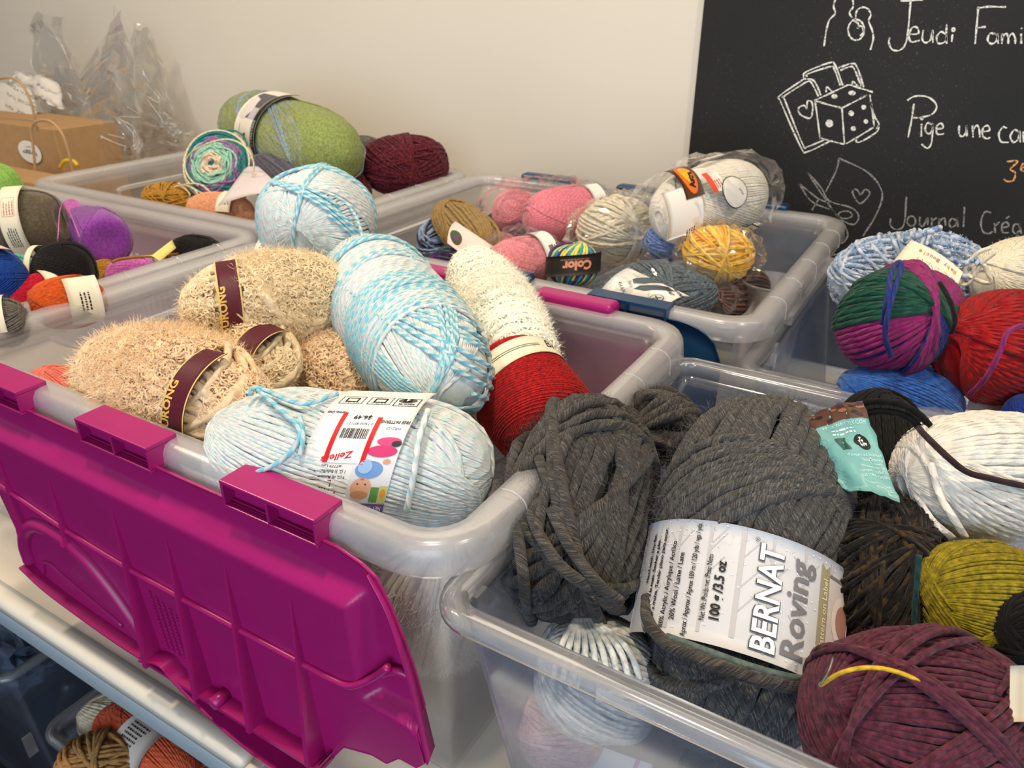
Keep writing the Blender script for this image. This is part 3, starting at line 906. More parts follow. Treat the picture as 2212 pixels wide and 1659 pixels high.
def strands(paths, r, sides, m, ply=0, rvar=0.0):
    out = []
    u0 = 0.0
    for p, g in paths:
        rr = r
        if rvar:
            rr = r * np.exp(rvar * np.convolve(RNG.normal(size=len(p)), [0.5, 0.7, 0.5], 'same'))
        t = tube(p, rr, sides, m, ref=g, u0=u0, ply=ply)
        out.append(t)
        u0 += float(np.linalg.norm(np.diff(p, axis=0), axis=1).sum())
    return out


def turns(b, r, cover=0.93):
    return max(5, int(math.pi * b / (2 * r) * cover))


def wound(b, r, style, m):
    """standard winding recipes for a ball b with strand radius r"""
    R = (b.a + b.b) / 2
    n = turns(R if b.a < 1.5 * b.b else b.b * 1.15, r)
    W = []
    if style == 'ball':
        W.append(b.wind(n, 78, 182, 20, o0=-r, o1=0))
        W.append(b.wind(max(4, n // 4), 70, 48, 150, ax='y', o0=0.0, o1=r * 0.8))
        W.append(b.wind(max(4, n // 4), 62, 46, 40, ax='z', o0=0.3 * r, o1=r * 1.2))
        W.append(b.wind(max(3, n // 6), 80, 30, 95, tilt=(40, 25), o0=r * 0.8, o1=r * 1.6))
    elif style == 'whorl':
        W.append(b.wind(n, 68, 182, 20, o0=-r, o1=0, jit=0.15))
        W.append(b.wind(n // 2, 60, 100, 60, o0=0, o1=r * 0.8, jit=0.15))
    elif style == 'neat':
        W.append(b.wind(n, 76, 182, 20, o0=-r, o1=0, jit=0.12))
        W.append(b.wind(max(4, n // 3), 70, 60, 60, o0=0, o1=r * 0.8, jit=0.12))
    elif style == 'skein':
        W.append(b.wind(n, 84, 182, 0, o0=-r, o1=0, jit=0.3))
        W.append(b.wind(max(4, n // 3), 66, 60, 100, o0=0, o1=r, jit=0.3))
    elif style == 'spool':
        nc = max(6, int(b.a * 1.9 / (2 * r)))
        W.append(b.coil(nc, -0.96, 0.96, -r, -r * 0.5, slant=0.12))
        W.append(b.coil(nc, 0.96, -0.96, 0, r * 0.5, slant=-0.2))
        W.append(b.coil(nc // 2, -0.9, 0.9, r * 0.5, r, slant=0.35))
    elif style == 'messy':
        W.append(b.wind(n, 78, 182, 0, o0=-r, o1=0, jit=0.8))
        for q in range(6):
            W.append(b.wind(max(3, n // 6), 60 + 6 * q, 34, 60 * q, tilt=(28 * q, 17 * q), o0=0.2 * r * q, o1=0.25 * r * q + r, jit=0.8))
    return strands(W, r, 5 if r < 0.0012 else 7 if r < 0.002 else 9, m, ply=0 if r < 0.0013 else 2)


def dim(c, f):
    return tuple(int(max(0, min(255, x * f))) for x in c)


def tone(name, c, r=0.0014, f=0.86, **kw):
    kw.setdefault('heather', 0.14)
    return yarn(name, [(0.0, dim(c, f)), (0.5, c), (1.0, dim(c, 2 - f if max(c) < 235 else 1.0))], r=r, **kw)


def place(A, B, rpx):
    A, B = [P(q[0], q[1], y=q[3]) if len(q) > 3 else P(q[0], q[1], z=q[2]) for q in (A, B)]
    return A, B, rpx * depth((A + B) / 2) / FPX


def yarn_thing(label, b, parts, cat='yarn', group=None, name='yarn_ball', multi=False):
    """single mesh, or an Empty with a winding when the ball has a band or tails"""
    if multi:
        root = thing(name, b.c - np.array([0, 0, b.b]))
        tag(root, label, cat, group)
        mesh('winding', parts, root)
        return root
    o = mesh(name, parts, origin=b.c - np.array([0, 0, b.b]))
    return tag(o, label, cat, group)


def tail(root, pts, r, m, name='loose_strand', label=None):
    p = catmull(pts, 10)
    o = mesh(name, [tube(p, r, 8, m)], root)
    if label:
        o['label'] = label
    return o


# ------------------------------------------------------------------ printed paper bands
TXT = {}


def text2d(s, size, bold=0.0, shear=0.0, spacing=1.0):
    cu = bpy.data.curves.new('t', 'FONT')
    cu.body, cu.size, cu.resolution_u, cu.offset, cu.shear, cu.space_character = s, size, 2, bold * size, shear, spacing
    cu.align_x, cu.align_y = 'LEFT', 'BOTTOM_BASELINE'
    o = bpy.data.objects.new('t', cu)
    COL.objects.link(o)
    dg = bpy.context.evaluated_depsgraph_get()
    me = bpy.data.meshes.new_from_object(o.evaluated_get(dg))
    me.calc_loop_triangles()
    V = np.array([v.co[:2] for v in me.vertices])
    T = np.array([t.vertices[:] for t in me.loop_triangles])
    bpy.data.objects.remove(o)
    bpy.data.curves.remove(cu)
    bpy.data.meshes.remove(me)
    return V, T


def split(V, T, mx):
    V = V.copy()
    for _ in range(7):
        E = np.stack([np.linalg.norm(V[T[:, i]] - V[T[:, (i + 1) % 3]], axis=1) for i in range(3)], 1).max(1)
        big = E > mx
        if not big.any():
            break
        t = T[big]
        n = len(V)
        k = len(t)
        V = np.vstack([V, (V[t[:, 0]] + V[t[:, 1]]) / 2, (V[t[:, 1]] + V[t[:, 2]]) / 2, (V[t[:, 2]] + V[t[:, 0]]) / 2])
        a, b, c = n + np.arange(k), n + k + np.arange(k), n + 2 * k + np.arange(k)
        T = np.vstack([T[~big], np.stack([t[:, 0], a, c], 1), np.stack([a, t[:, 1], b], 1), np.stack([c, b, t[:, 2]], 1), np.stack([a, b, c], 1)])
    return V, T


class Sheet:
    """a paper band or tag with printing; (X, Y) metres on the paper -> 3D through fn(XY, lift)"""

    def __init__(s, fn, X0, X1, Y0, Y1, m, nx=8, ny=48, thick=0.0004, mx=0.004):
        s.fn, s.r, s.m, s.nx, s.ny, s.th, s.mx = fn, (X0, X1, Y0, Y1), m, nx, ny, thick, mx
        s.items = []

    def tri(s, V, T, col, rot=0.0, at=(0, 0), layer=1):
        a = math.radians(rot)
        R = np.array([[math.cos(a), math.sin(a)], [-math.sin(a), math.cos(a)]])
        V, T = split(np.asarray(V, float) @ R + np.asarray(at), np.asarray(T), s.mx)
        s.items.append((s.fn(V, 0.0003 * layer), T, None, ink(col)))

    def rect(s, x0, y0, x1, y1, col, layer=1, rot=0, at=(0, 0)):
        s.tri([[x0, y0], [x1, y0], [x1, y1], [x0, y1]], [[0, 1, 2], [0, 2, 3]], col, rot=rot, at=at, layer=layer)

    def frame(s, x0, y0, x1, y1, w, col, layer=1, rot=0, at=(0, 0)):
        for q in ((x0, y0, x1, y0 + w), (x0, y1 - w, x1, y1), (x0, y0, x0 + w, y1), (x1 - w, y0, x1, y1)):
            s.rect(*q, col, layer, rot, at)

    def ell(s, cx, cy, rx, ry, col, layer=1, n=18, rot=0, at=(0, 0)):
        a = np.linspace(0, 2 * math.pi, n, endpoint=False)
        V = np.vstack([np.stack([cx + rx * np.cos(a), cy + ry * np.sin(a)], 1), [[cx, cy]]])
        s.tri(V, [[i, (i + 1) % n, n] for i in range(n)], col, layer=layer, rot=rot, at=at)

    def poly(s, pts, col, layer=1, rot=0, at=(0, 0)):
        s.tri(pts, tri_fan(len(pts)), col, layer=layer, rot=rot, at=at)

    def line(s, x0, y0, x1, y1, w, col, layer=1, rot=0, at=(0, 0)):
        d = np.array([x1 - x0, y1 - y0])
        n = np.array([-d[1], d[0]]) / max(np.linalg.norm(d), 1e-9) * w / 2
        a, b = np.array([x0, y0]), np.array([x1, y1])
        s.tri([a - n, b - n, b + n, a + n], [[0, 1, 2], [0, 2, 3]], col, layer=layer, rot=rot, at=at)

    def text(s, t, x, y, size, col=(26, 24, 24), rot=0, bold=0.0, shear=0.0, align='l', layer=1, fit=None, spacing=1.0):
        if not t.strip():
            return
        V, T = text2d(t, size, bold, shear, spacing)
        if fit:
            V = V * np.array([fit / max(1e-6, V[:, 0].max() - V[:, 0].min()), 1.0])
        w = V[:, 0].max()
        if align == 'c':
            V = V - np.array([w / 2, 0])
        elif align == 'r':
            V = V - np.array([w, 0])
        s.tri(V, T, col, rot, (x, y), layer)

    def build(s, root, name='paper_band', label=None):
        X0, X1, Y0, Y1 = s.r
        gx, gy = np.meshgrid(np.linspace(X0, X1, s.nx), np.linspace(Y0, Y1, s.ny), indexing='ij')
        G = np.stack([gx.ravel(), gy.ravel()], 1)
        top, bot = s.fn(G, 0.0), s.fn(G, -s.th)
        k = len(G)
        Fq = quads(s.nx, s.ny)
        nx, ny = s.nx, s.ny
        ring = np.concatenate([np.arange(ny), np.arange(1, nx) * ny + ny - 1, (nx - 1) * ny + np.arange(ny - 2, -1, -1), np.arange(nx - 2, 0, -1) * ny])
        r2 = np.roll(ring, -1)
        o = mesh(name, [(np.vstack([top, bot]), np.vstack([Fq, Fq[:, ::-1] + k, np.stack([ring, ring + k, r2 + k, r2], 1)]), None, s.m)], root)
        if label:
            o['label'] = label
        if s.items:
            mesh('printing', s.items, o, smooth=True)
        return o


def band_fn(b, xc, R, skew=0.0, phase=0.0, flare=0.0):
    def fn(V, lift):
        V = np.asarray(V, float)
        phi = V[:, 1] / R + phase
        x = xc + V[:, 0] + skew * V[:, 1]
        r = R + lift + flare * V[:, 0] ** 2
        return b.world(np.stack([x, r * np.sin(phi), r * np.cos(phi)], 1))
    return fn


def patch_fn(c00, c10, c11, c01, w, h, bulge=0.0, axis=0):
    """paper sheet through four corners, X in 0..w, Y in 0..h, bowed outward"""
    c00, c10, c11, c01 = [np.asarray(q, float) for q in (c00, c10, c11, c01)]
    nn = nrm(np.cross(c10 - c00, c01 - c00))
    if nn @ (CAM - c00) < 0:
        nn = -nn

    def fn(V, lift):
        V = np.asarray(V, float)
        u, v = (V[:, 0] / w)[:, None], (V[:, 1] / h)[:, None]
        p = c00 * (1 - u) * (1 - v) + c10 * u * (1 - v) + c11 * u * v + c01 * (1 - u) * v
        q = u if axis == 0 else v
        return p + nn * (bulge * 4 * q * (1 - q) + lift)
    return fn


def small_print(sh, x, y, w, rows, lh, col=(60, 58, 56), rot=0, seed=0):
    """rows of tiny illegible type drawn as broken dashes"""
    rg = np.random.default_rng(seed)
    for i in range(rows):
        xx = 0.0
        end = w * rg.uniform(0.7, 1.0)
        while xx < end:
            l = rg.uniform(0.0012, 0.004)
            sh.rect(xx, -i * lh, min(xx + l, end), -i * lh + lh * 0.45, col, rot=rot, at=(x, y))
            xx += l + 0.0009
# ------------------------------------------------------------------ front tote: beige, aqua, cream and red yarn
WHITE = (240, 238, 232)
Y_AQUA = yarn('yarn_aqua_white', [(0.0, (226, 236, 240)), (0.16, (206, 232, 236)), (0.24, (140, 212, 230)), (0.36, (150, 216, 232)), (0.46, (218, 236, 228)), (0.7, (226, 230, 242)), (0.86, (228, 238, 230)), (1.0, (226, 236, 240))],
              period=4.2, r=0.0017, ply2=(228, 236, 240), heather=0.06, bump=0.8, wob=0.35)
Y_PALEAQ = yarn('yarn_pale_aqua', [(0.0, (226, 236, 240)), (0.3, (208, 234, 236)), (0.45, (194, 228, 236)), (0.55, (218, 238, 230)), (1.0, (226, 230, 242))], period=2.7, r=0.0017, ply2=(236, 238, 238), heather=0.06, bump=0.8, wob=0.4)
Y_AQDEEP = yarn('yarn_aqua_deep', [(0.0, (120, 204, 226)), (1.0, (150, 216, 234))], r=0.0017, ply2=(206, 230, 238), heather=0.06, bump=0.8)
Y_BEIGE = yarn('yarn_beige_fuzzy', [(0.0, (232, 204, 162)), (0.4, (246, 224, 184)), (0.75, (250, 234, 202)), (1.0, (246, 222, 186))], r=0.004, heather=0.14, bump=0.6, hscale=160)
Y_PEACH = yarn('yarn_peach_fuzzy', [(0.0, (234, 198, 156)), (0.4, (248, 216, 176)), (0.75, (250, 226, 190)), (1.0, (248, 210, 176))], r=0.004, heather=0.14, bump=0.6, hscale=160)
Y_CREAMF = yarn('yarn_cream_fuzzy', [(0.0, (246, 243, 220)), (0.5, (252, 250, 236)), (1.0, (250, 250, 244))], r=0.003, heather=0.06, bump=0.4)
Y_RED = tone('yarn_red_fine', (176, 14, 18), r=0.0007, heather=0.3)


def fuzzy(label, A, B, rpx, m, count, ln, seed, multi=False, lump=0.05, w=0.0004, r=0.0032, n=2.2, bandx=None, loops=3600):
    b = Ball(*place(A, B, rpx), n=n, lump=lump, seed=seed)
    mask = None
    if bandx is not None:
        mask = lambda p: np.abs(p[:, 0] - bandx[0] * b.a) > bandx[1]
    parts = b.core(-0.007, m=m)
    parts += strands([b.wind(turns(b.b, r, 1.0), 80, 182, 0, o0=-0.006, o1=-0.003, jit=0.7, wav=0.0022), b.wind(14, 66, 130, 80, ax='y', o0=-0.004, o1=-0.001, jit=0.8, wav=0.002)], r, 7, m, rvar=0.22)
    parts += curls(b, loops, 0.0034, 0.0009, m, seed=seed + 7, off=-0.0005, mask=mask)
    parts += b.fuzz(count, ln, w, m, bend=0.8, off=-0.002, seed=seed, spread=1.1, mask=mask)
    return yarn_thing(label, b, parts, multi=multi), b


def maroon_band(root, b, xc, hw, R, y0, y1, skew=0.0, txt=None, ph=0.0, name=None):
    sh = Sheet(band_fn(b, xc, R, skew, ph), -hw, hw, y0, y1, ink((84, 22, 40)), nx=6, ny=40)
    sh.rect(-hw, y0, -hw + 0.0015, y1, (214, 190, 120))
    sh.rect(hw - 0.0015, y0, hw, y1, (214, 190, 120))
    gold = (224, 186, 92)
    if txt:
        sh.text(txt, -0.004, y0 + 0.012, 0.011, gold, rot=90, bold=0.03)
    small_print(sh, hw * 0.45, y0 + 0.015, 0.03, 3, 0.0035, (200, 120, 60), rot=90, seed=4)
    return sh.build(root, label='maroon band with gold lettering')


# aqua ball at the back, lying end-on
A, B, rb_ = place((655, 505, -0.80), (712, 462, -0.80), 116)
b = Ball(A, B, rb_, n=2.6, lump=0.03, seed=3)
b.a = rb_ * 0.92
parts = b.core(-0.003, m=Y_PALEAQ)
parts += strands([b.wind(54, 82, 182, 0, o0=-0.0017, o1=0, jit=0.3)], 0.0017, 8, Y_PALEAQ, ply=2)
parts += strands([b.wind(34, 60, 90, 30, ax='y', o0=0, o1=0.0014, jit=0.3)], 0.0017, 8, Y_PALEAQ, ply=2)
parts += strands([b.wind(5, 74, 15, 62, ax='y', o0=0.002, o1=0.003), b.wind(4, 74, 13, 128, ax='y', o0=0.002, o1=0.003), b.wind(2, 86, 7, 40, o0=0.002, o1=0.003)], 0.0018, 8, Y_AQDEEP, ply=2)
r_ = yarn_thing('pale aqua and white ball perched at the back, behind the beige skein', b, parts, multi=True)
tail(r_, [P(742, 430, z=-0.70), P(770, 470, z=-0.72), P(786, 520, z=-0.77), P(797, 560, z=-0.86)], 0.0017, Y_AQDEEP)
fn = patch_fn(P(536, 566, z=-0.90), P(596, 566, z=-0.90), P(600, 470, z=-0.80), P(572, 484, z=-0.80), 0.03, 0.04, 0.001)
sh = Sheet(fn, 0, 0.03, 0, 0.04, M_WHITE, 5, 6)
small_print(sh, 0.008, 0.012, 0.024, 4, 0.003, rot=62, seed=9)
sh.line(0.012, 0.006, 0.022, 0.010, 0.0012, (200, 30, 40))
sh.build(r_, 'paper_band')

# beige fuzzy skeins
r_, b = fuzzy('beige fuzzy skein lying across the top of the pile, below the aqua ball', (398, 680, -0.93), (768, 618, -0.92), 100, Y_BEIGE, 17000, 0.013, 21, multi=True, bandx=(-0.52, 0.013))
maroon_band(r_, b, -b.a * 0.52, 0.011, b.b * 1.0, -0.075, 0.06, skew=0.1, txt='ZHENGYURONG')
r_, b = fuzzy('tan fuzzy skein in the middle, under the topmost beige skein', (415, 712, -1.06), (640, 815, -1.06), 84, Y_BEIGE, 11000, 0.010, 22, multi=True, bandx=(0.60, 0.018))
maroon_band(r_, b, b.a * 0.60, 0.016, b.b * 0.97, -0.06, 0.05, skew=-0.1)
r_, b = fuzzy('large peach-beige fuzzy skein at the front left of the magenta tote', (196, 800, -1.06), (556, 900, -1.04), 138, Y_PEACH, 22000, 0.015, 23, multi=True, n=2.1, bandx=(0.66, 0.015), loops=5000)
maroon_band(r_, b, b.a * 0.66, 0.013, b.b * 0.93, -0.085, 0.05, skew=0.05, txt='ZHENGYURONG')
r_, b = fuzzy('small peach fuzzy skein with a maroon band, left of the tall aqua skein', (640, 722, -1.12), (818, 868, -1.16), 84, Y_PEACH, 10000, 0.010, 24, multi=True, bandx=(-0.46, 0.014))
maroon_band(r_, b, -b.a * 0.46, 0.012, b.b * 1.0, -0.06, 0.06, txt='ZHENG')

# tall aqua skein standing in the middle
A, B, rb_ = place((775, 568, -0.93), (990, 872, -1.00), 122)
b = Ball(A, B, rb_, n=3.0, lump=0.03, seed=5)
parts = b.core(-0.003, m=Y_PALEAQ)
parts += strands([b.wind(70, 84, 182, 0, o0=-0.0015, o1=0, jit=0.4)], 0.0017, 8, Y_PALEAQ, ply=2)
parts += strands([b.wind(8, 68, 26, 60, ax='z', o0=0.0005, o1=0.002), b.wind(6, 82, 20, 20, o0=0.001, o1=0.002), b.wind(6, 88, 22, 118, o0=0.001, o1=0.002)], 0.0018, 8, Y_AQDEEP, ply=2)
nc = int(b.a * 1.30 / 0.0034)
parts += strands([b.coil(nc, -0.58, 0.62, 0.0008, 0.002, slant=0.22, jit=0.9, slph=2.2)], 0.0018, 8, Y_PALEAQ, ply=2)
parts += strands([b.coil(int(nc * 0.30), 0.58, 0.12, 0.0018, 0.003, slant=0.22, jit=1.0, slph=2.6)], 0.0018, 8, Y_AQDEEP, ply=2)
parts += strands([b.coil(int(nc * 0.22), 0.12, -0.25, 0.0018, 0.003, slant=0.22, jit=1.2, slph=2.6)], 0.0018, 8, Y_AQUA, ply=2)
parts += strands([b.coil(3, -0.50, -0.40, 0.004, 0.005, slant=0.25, slph=2.0)], 0.0018, 8, Y_AQDEEP, ply=2)
r_ = yarn_thing('tall aqua and white skein leaning upright in the centre of the tote', b, parts, multi=True)
tail(r_, [P(800, 556, z=-0.84), P(850, 546, z=-0.82), P(900, 560, z=-0.84), P(932, 590, z=-0.90), P(936, 616, z=-0.95)], 0.0018, Y_AQDEEP)
tail(r_, [P(730, 680, z=-0.93), P(722, 620, z=-0.90), P(745, 572, z=-0.85), P(800, 552, z=-0.83)], 0.0018, Y_AQDEEP)

# cream eyelash skein
b = Ball(*place((1015, 572, -0.96), (1165, 830, -1.06), 84), n=2.7, lump=0.03, seed=6)
parts = b.core(-0.002, m=Y_CREAMF) + strands([b.coil(34, -0.95, 0.95, -0.002, 0, slant=0.1, jit=0.8)], 0.003, 7, Y_CREAMF)
parts += curls(b, 5000, 0.0034, 0.0009, Y_CREAMF, seed=8) + b.fuzz(5000, 0.006, 0.0012, Y_CREAMF, bend=1.4, seed=8, spread=1.5) + b.fuzz(12000, 0.010, 0.0003, Y_CREAMF, bend=0.7, seed=9)
yarn_thing('cream white eyelash skein leaning between the aqua skein and the tote wall', b, parts)

# red spool with cream paper band
A, B, rb_ = place((1085, 792, -1.06), (1205, 945, -1.16), 112)
b = Ball(A, B, rb_, n=5.0, lump=0.008, seed=7)
parts = b.core(-0.001, m=Y_RED) + wound(b, 0.0007, 'spool', Y_RED) + b.fuzz(1500, 0.006, 0.0002, Y_RED, seed=3)
r_ = yarn_thing('red fine yarn spool with a cream paper band against the tote wall', b, parts, multi=True)
sh = Sheet(band_fn(b, -b.a * 0.42, b.b + 0.0022), -0.012, 0.012, -0.095, 0.10, M_CREAM, 6, 60)
for q in (0, 0.0022):
    sh.line(-0.004 + q, -0.035, 0.0 + q, 0.045, 0.0006, (30, 28, 26))
sh.text('lin', 0.004, -0.062, 0.016, rot=90, shear=0.3)
sh.text('Br', 0.004, 0.052, 0.016, rot=90, shear=0.3)
sh.line(-0.006, -0.04, 0.003, -0.028, 0.0008, (30, 28, 26))
sh.build(r_, label='cream paper band with script lettering')
c_ = b.c + b.ex * (b.a * 0.985)
a_ = np.linspace(0, 2 * math.pi, 28, endpoint=False)
disc = [b.world(np.stack([np.full(28, b.a * 0.97 + o), rr * np.cos(a_), rr * np.sin(a_)], 1)) for o, rr in ((0.0, b.b * 0.62), (0.003, b.b * 0.62), (0.003, b.b * 0.2), (0.0, b.b * 0.2))]
mesh('spool_end', [(np.concatenate(disc), quads(4, 28, cu=True, cv=True), None, M_WHITE)], r_)

# aqua skein across the front with its big printed label
A, B, rb_ = place((462, 985, -1.07), (1082, 1010, -1.07), 158)
b = Ball(A, B, rb_, n=2.5, lump=0.03, seed=12, pinch=(0.06, 0.012, 0.05))
parts = b.core(-0.003, m=Y_PALEAQ)
n_ = turns(b.b, 0.0017)
parts += strands([b.wind(n_, 85, 182, 10, o0=-0.003, o1=-0.0015, jit=0.3), b.wind(n_, 66, 182, 10, o0=-0.0015, o1=0, jit=0.3)], 0.0017, 8, Y_PALEAQ, ply=2)
parts += strands([b.wind(n_ // 2, 74, 80, 60, o0=0.0, o1=0.0016, jit=0.3)], 0.0017, 8, Y_PALEAQ, ply=2)
r_ = yarn_thing('aqua and white skein at the front with a large white printed label', b, parts, multi=True)
d_ = depth(b.c)


def fp(px, py, lift):
    """point on the skein's near side under a pixel"""
    d = ray(px, py)
    lo, hi = 0.3, 4.0
    o = CAM - b.c
    best = None
    for t in np.linspace(0.2, 0.6, 400):
        q = (CAM + d * t - b.c) @ b.M.T
        if np.hypot(q[1], q[2]) < b.b * 0.98 + lift and abs(q[0]) < b.a:
            return CAM + d * t
    return b.c


tail(r_, [fp(552, 838, 0.004), fp(600, 880, 0.005), fp(645, 925, 0.005), fp(640, 960, 0.005), fp(600, 1000, 0.005), fp(555, 1020, 0.004)], 0.0019, Y_AQDEEP)
tail(r_, [fp(545, 850, 0.004), fp(535, 850, 0.006), fp(560, 838, 0.005), fp(650, 872, 0.005), fp(730, 850, 0.003)], 0.0018, Y_AQDEEP)
tail(r_, [fp(648, 900, 0.006), fp(655, 940, 0.006), fp(648, 985, 0.006)], 0.0018, Y_AQDEEP)
tail(r_, [fp(925, 885, 0.004), fp(905, 950, 0.005), fp(895, 1020, 0.005), fp(878, 1105, 0.004)], 0.0024, Y_PALEAQ)
RL = b.b * 0.985
bf_ = band_fn(b, 0.010, RL, skew=0.27)
sh = Sheet(lambda V, l: bf_(np.asarray(V) * np.array([1.27, 1.02]) + np.array([0, 0.010]), l), -0.0265, 0.0265, -0.078, 0.062, M_WHITE, 10, 60)
K, RD, PU = (28, 26, 26), (204, 30, 38), (112, 92, 158)
sh.rect(-0.0265, -0.0485, 0.0265, -0.0400, PU, layer=1)
# printed upside down: rotate everything by 180 degrees about the label centre
sh.text('NET WT 3.5 oz | 100 g', 0.0250, -0.0418, 0.0052, WHITE, rot=180, bold=0.02, layer=2, fit=0.0235)
sh.text('278 yds | 254 m', -0.003, -0.0418, 0.0052, WHITE, rot=180, bold=0.02, layer=2, fit=0.020)
sh.text('4.5 mm', -0.0075, -0.0335, 0.0042, K, rot=180, bold=0.02)
sh.text('US 7', -0.0085, -0.0285, 0.0042, K, rot=180, bold=0.02)
sh.frame(-0.0230, -0.0350, -0.0065, -0.0232, 0.0004, K)
sh.line(-0.0218, -0.0335, -0.0155, -0.0250, 0.0005, K)
sh.line(-0.0155, -0.0335, -0.0218, -0.0250, 0.0005, K)
sh.poly([(-0.0050, -0.0350), (-0.0018, -0.0355), (-0.0030, -0.0310)], RD)
sh.text('9 (12, 18) Months/Mois/Meses', 0.0005, -0.0200, 0.0031, K, rot=180, bold=0.01, fit=0.0225)
sh.text('1 (2, 3) Balls/Balles/Bolas', 0.0005, -0.0160, 0.0031, K, rot=180, bold=0.01, fit=0.0215)
sh.text('#7779 Lalli', -0.003, -0.0125, 0.0026, K, rot=180)
# price sticker
sh.rect(-0.0135, -0.0110, 0.0085, 0.0260, (248, 246, 244), layer=2)
sh.rect(-0.0145, -0.0110, -0.0118, 0.0270, RD, layer=3)
sh.rect(0.0065, -0.0140, 0.0092, 0.0235, RD, layer=3)
sh.text('$6.49', 0.0030, 0.0245, 0.0046, K, rot=180, bold=0.03, layer=3)
sh.text('0 73650 80712 1', 0.0055, 0.0185, 0.0028, K, rot=180, layer=3, fit=0.0150)
rg = np.random.default_rng(2)
x_ = -0.0100
while x_ < 0.0050:
    w_ = rg.choice([0.0002, 0.0004, 0.0006])
    sh.rect(x_, 0.0062, x_ + w_, 0.0138, K, layer=3)
    x_ += w_ + rg.choice([0.0002, 0.0003, 0.0005])
sh.text('Zellers', 0.0010, -0.0025, 0.0062, RD, rot=196, bold=0.02, shear=0.3, layer=3)
sh.text('Patrones Gratis', -0.0135, 0.0285, 0.0036, K, rot=180, bold=0.02, fit=0.011)
sh.text('FREE PATTERNS', 0.0258, 0.0215, 0.0036, K, rot=180, bold=0.02, fit=0.0165)
sh.text('WR2123', 0.0225, 0.0160, 0.0030, PU, rot=180, fit=0.0085)
for x_, t_ in ((-0.0225, ''), (-0.0060, '')):
    sh.frame(x_, 0.0370, x_ + 0.0135, 0.0470, 0.0004, K)
    sh.frame(x_ + 0.003, 0.0395, x_ + 0.0105, 0.0450, 0.0009, K)
    sh.text('10 X 10 cm', x_ + 0.0120, 0.0395, 0.0022, K, rot=180, fit=0.0095)
sh.frame(0.0095, 0.0360, 0.0240, 0.0460, 0.0005, K)
sh.ell(0.0165, 0.0430, 0.0055, 0.0028, (90, 88, 88))
sh.rect(0.0140, 0.0410, 0.0190, 0.0450, K, layer=2)
sh.text('4', 0.0178, 0.0446, 0.0042, WHITE, rot=180, bold=0.04, layer=3)
sh.text('MEDIUM', 0.0218, 0.0395, 0.0025, K, rot=180, bold=0.02)
# photograph of a baby playing
sh.rect(0.0035, -0.0390, 0.0265, 0.0135, (222, 222, 226), layer=1)
sh.ell(0.0110, -0.0275, 0.0058, 0.0070, (222, 168, 134), layer=2)
sh.ell(0.0110, -0.0330, 0.0050, 0.0030, (196, 146, 104), layer=3)
for q in (-0.0022, 0.0022):
    sh.ell(0.0110 + q, -0.0250, 0.0006, 0.0005, (60, 44, 40), layer=3, n=8)
sh.ell(0.0110, -0.0215, 0.0012, 0.0005, (190, 100, 96), layer=3, n=10)
sh.ell(0.0130, -0.0150, 0.0078, 0.0062, (112, 150, 206), layer=2)
sh.ell(0.0105, -0.0130, 0.0040, 0.0048, (150, 186, 226), layer=3)
sh.ell(0.0170, -0.0020, 0.0085, 0.0042, (206, 60, 116), layer=2, rot=0)
sh.ell(0.0190, 0.0050, 0.0070, 0.0032, (214, 72, 128), layer=2)
sh.ell(0.0235, 0.0035, 0.0028, 0.0022, (56, 52, 58), layer=3)
sh.ell(0.0215, -0.0090, 0.0022, 0.0016, (214, 150, 120), layer=3)
sh.rect(0.0170, -0.0385, 0.0215, -0.0270, (92, 146, 72), layer=2)
sh.rect(0.0218, -0.0385, 0.0262, -0.0260, (206, 196, 120), layer=2)
sh.ell(0.0240, -0.0310, 0.0014, 0.0030, (226, 150, 40), layer=3)
sh.poly([(-0.0200, -0.0560), (0.0200, -0.0560), (0.0140, -0.0500), (-0.0060, -0.0500)], RD)
sh.poly([(-0.0185, -0.0570), (0.0190, -0.0570), (0.0132, -0.0508), (-0.0055, -0.0508)], (226, 222, 228), layer=2)
sh.text('Baby', 0.0150, -0.0525, 0.0075, (60, 56, 90), rot=186, layer=3)
sh.build(r_, label='white printed label with price sticker and a baby photo')

# bagged salmon yarn at the left, pale yarn seen low through the walls
Y_SALM = tone('yarn_salmon', (232, 118, 104), r=0.001)
b = Ball(*place((80, 822, -1.15), (250, 900, -1.12), 56), n=2.4, seed=31)
yarn_thing('salmon pink ball in clear wrap at the far left end of the magenta tote', b, b.core(-0.001, m=Y_SALM) + wound(b, 0.0009, 'skein', Y_SALM))
Y_WOOLW = yarn('yarn_white_wool', [(0, (240, 234, 224)), (1, (250, 248, 244))], r=0.003, heather=0.1)
b = Ball(U(-1.00, 1.25, -1.22), U(-1.02, 1.30, -1.70), 0.052, n=2.6, lump=0.05, seed=41)
parts = b.core(-0.004, m=Y_WOOLW) + strands([b.wind(30, 78, 182, 0, o0=-0.003, o1=0, jit=0.7)], 0.0024, 7, Y_WOOLW) + b.fuzz(9000, 0.008, 0.0004, Y_WOOLW, seed=5)
yarn_thing('white fluffy skein pressed low against the right wall of the magenta tote', b, parts)
Y_PINKL = tone('yarn_light_pink', (236, 190, 196), r=0.002)
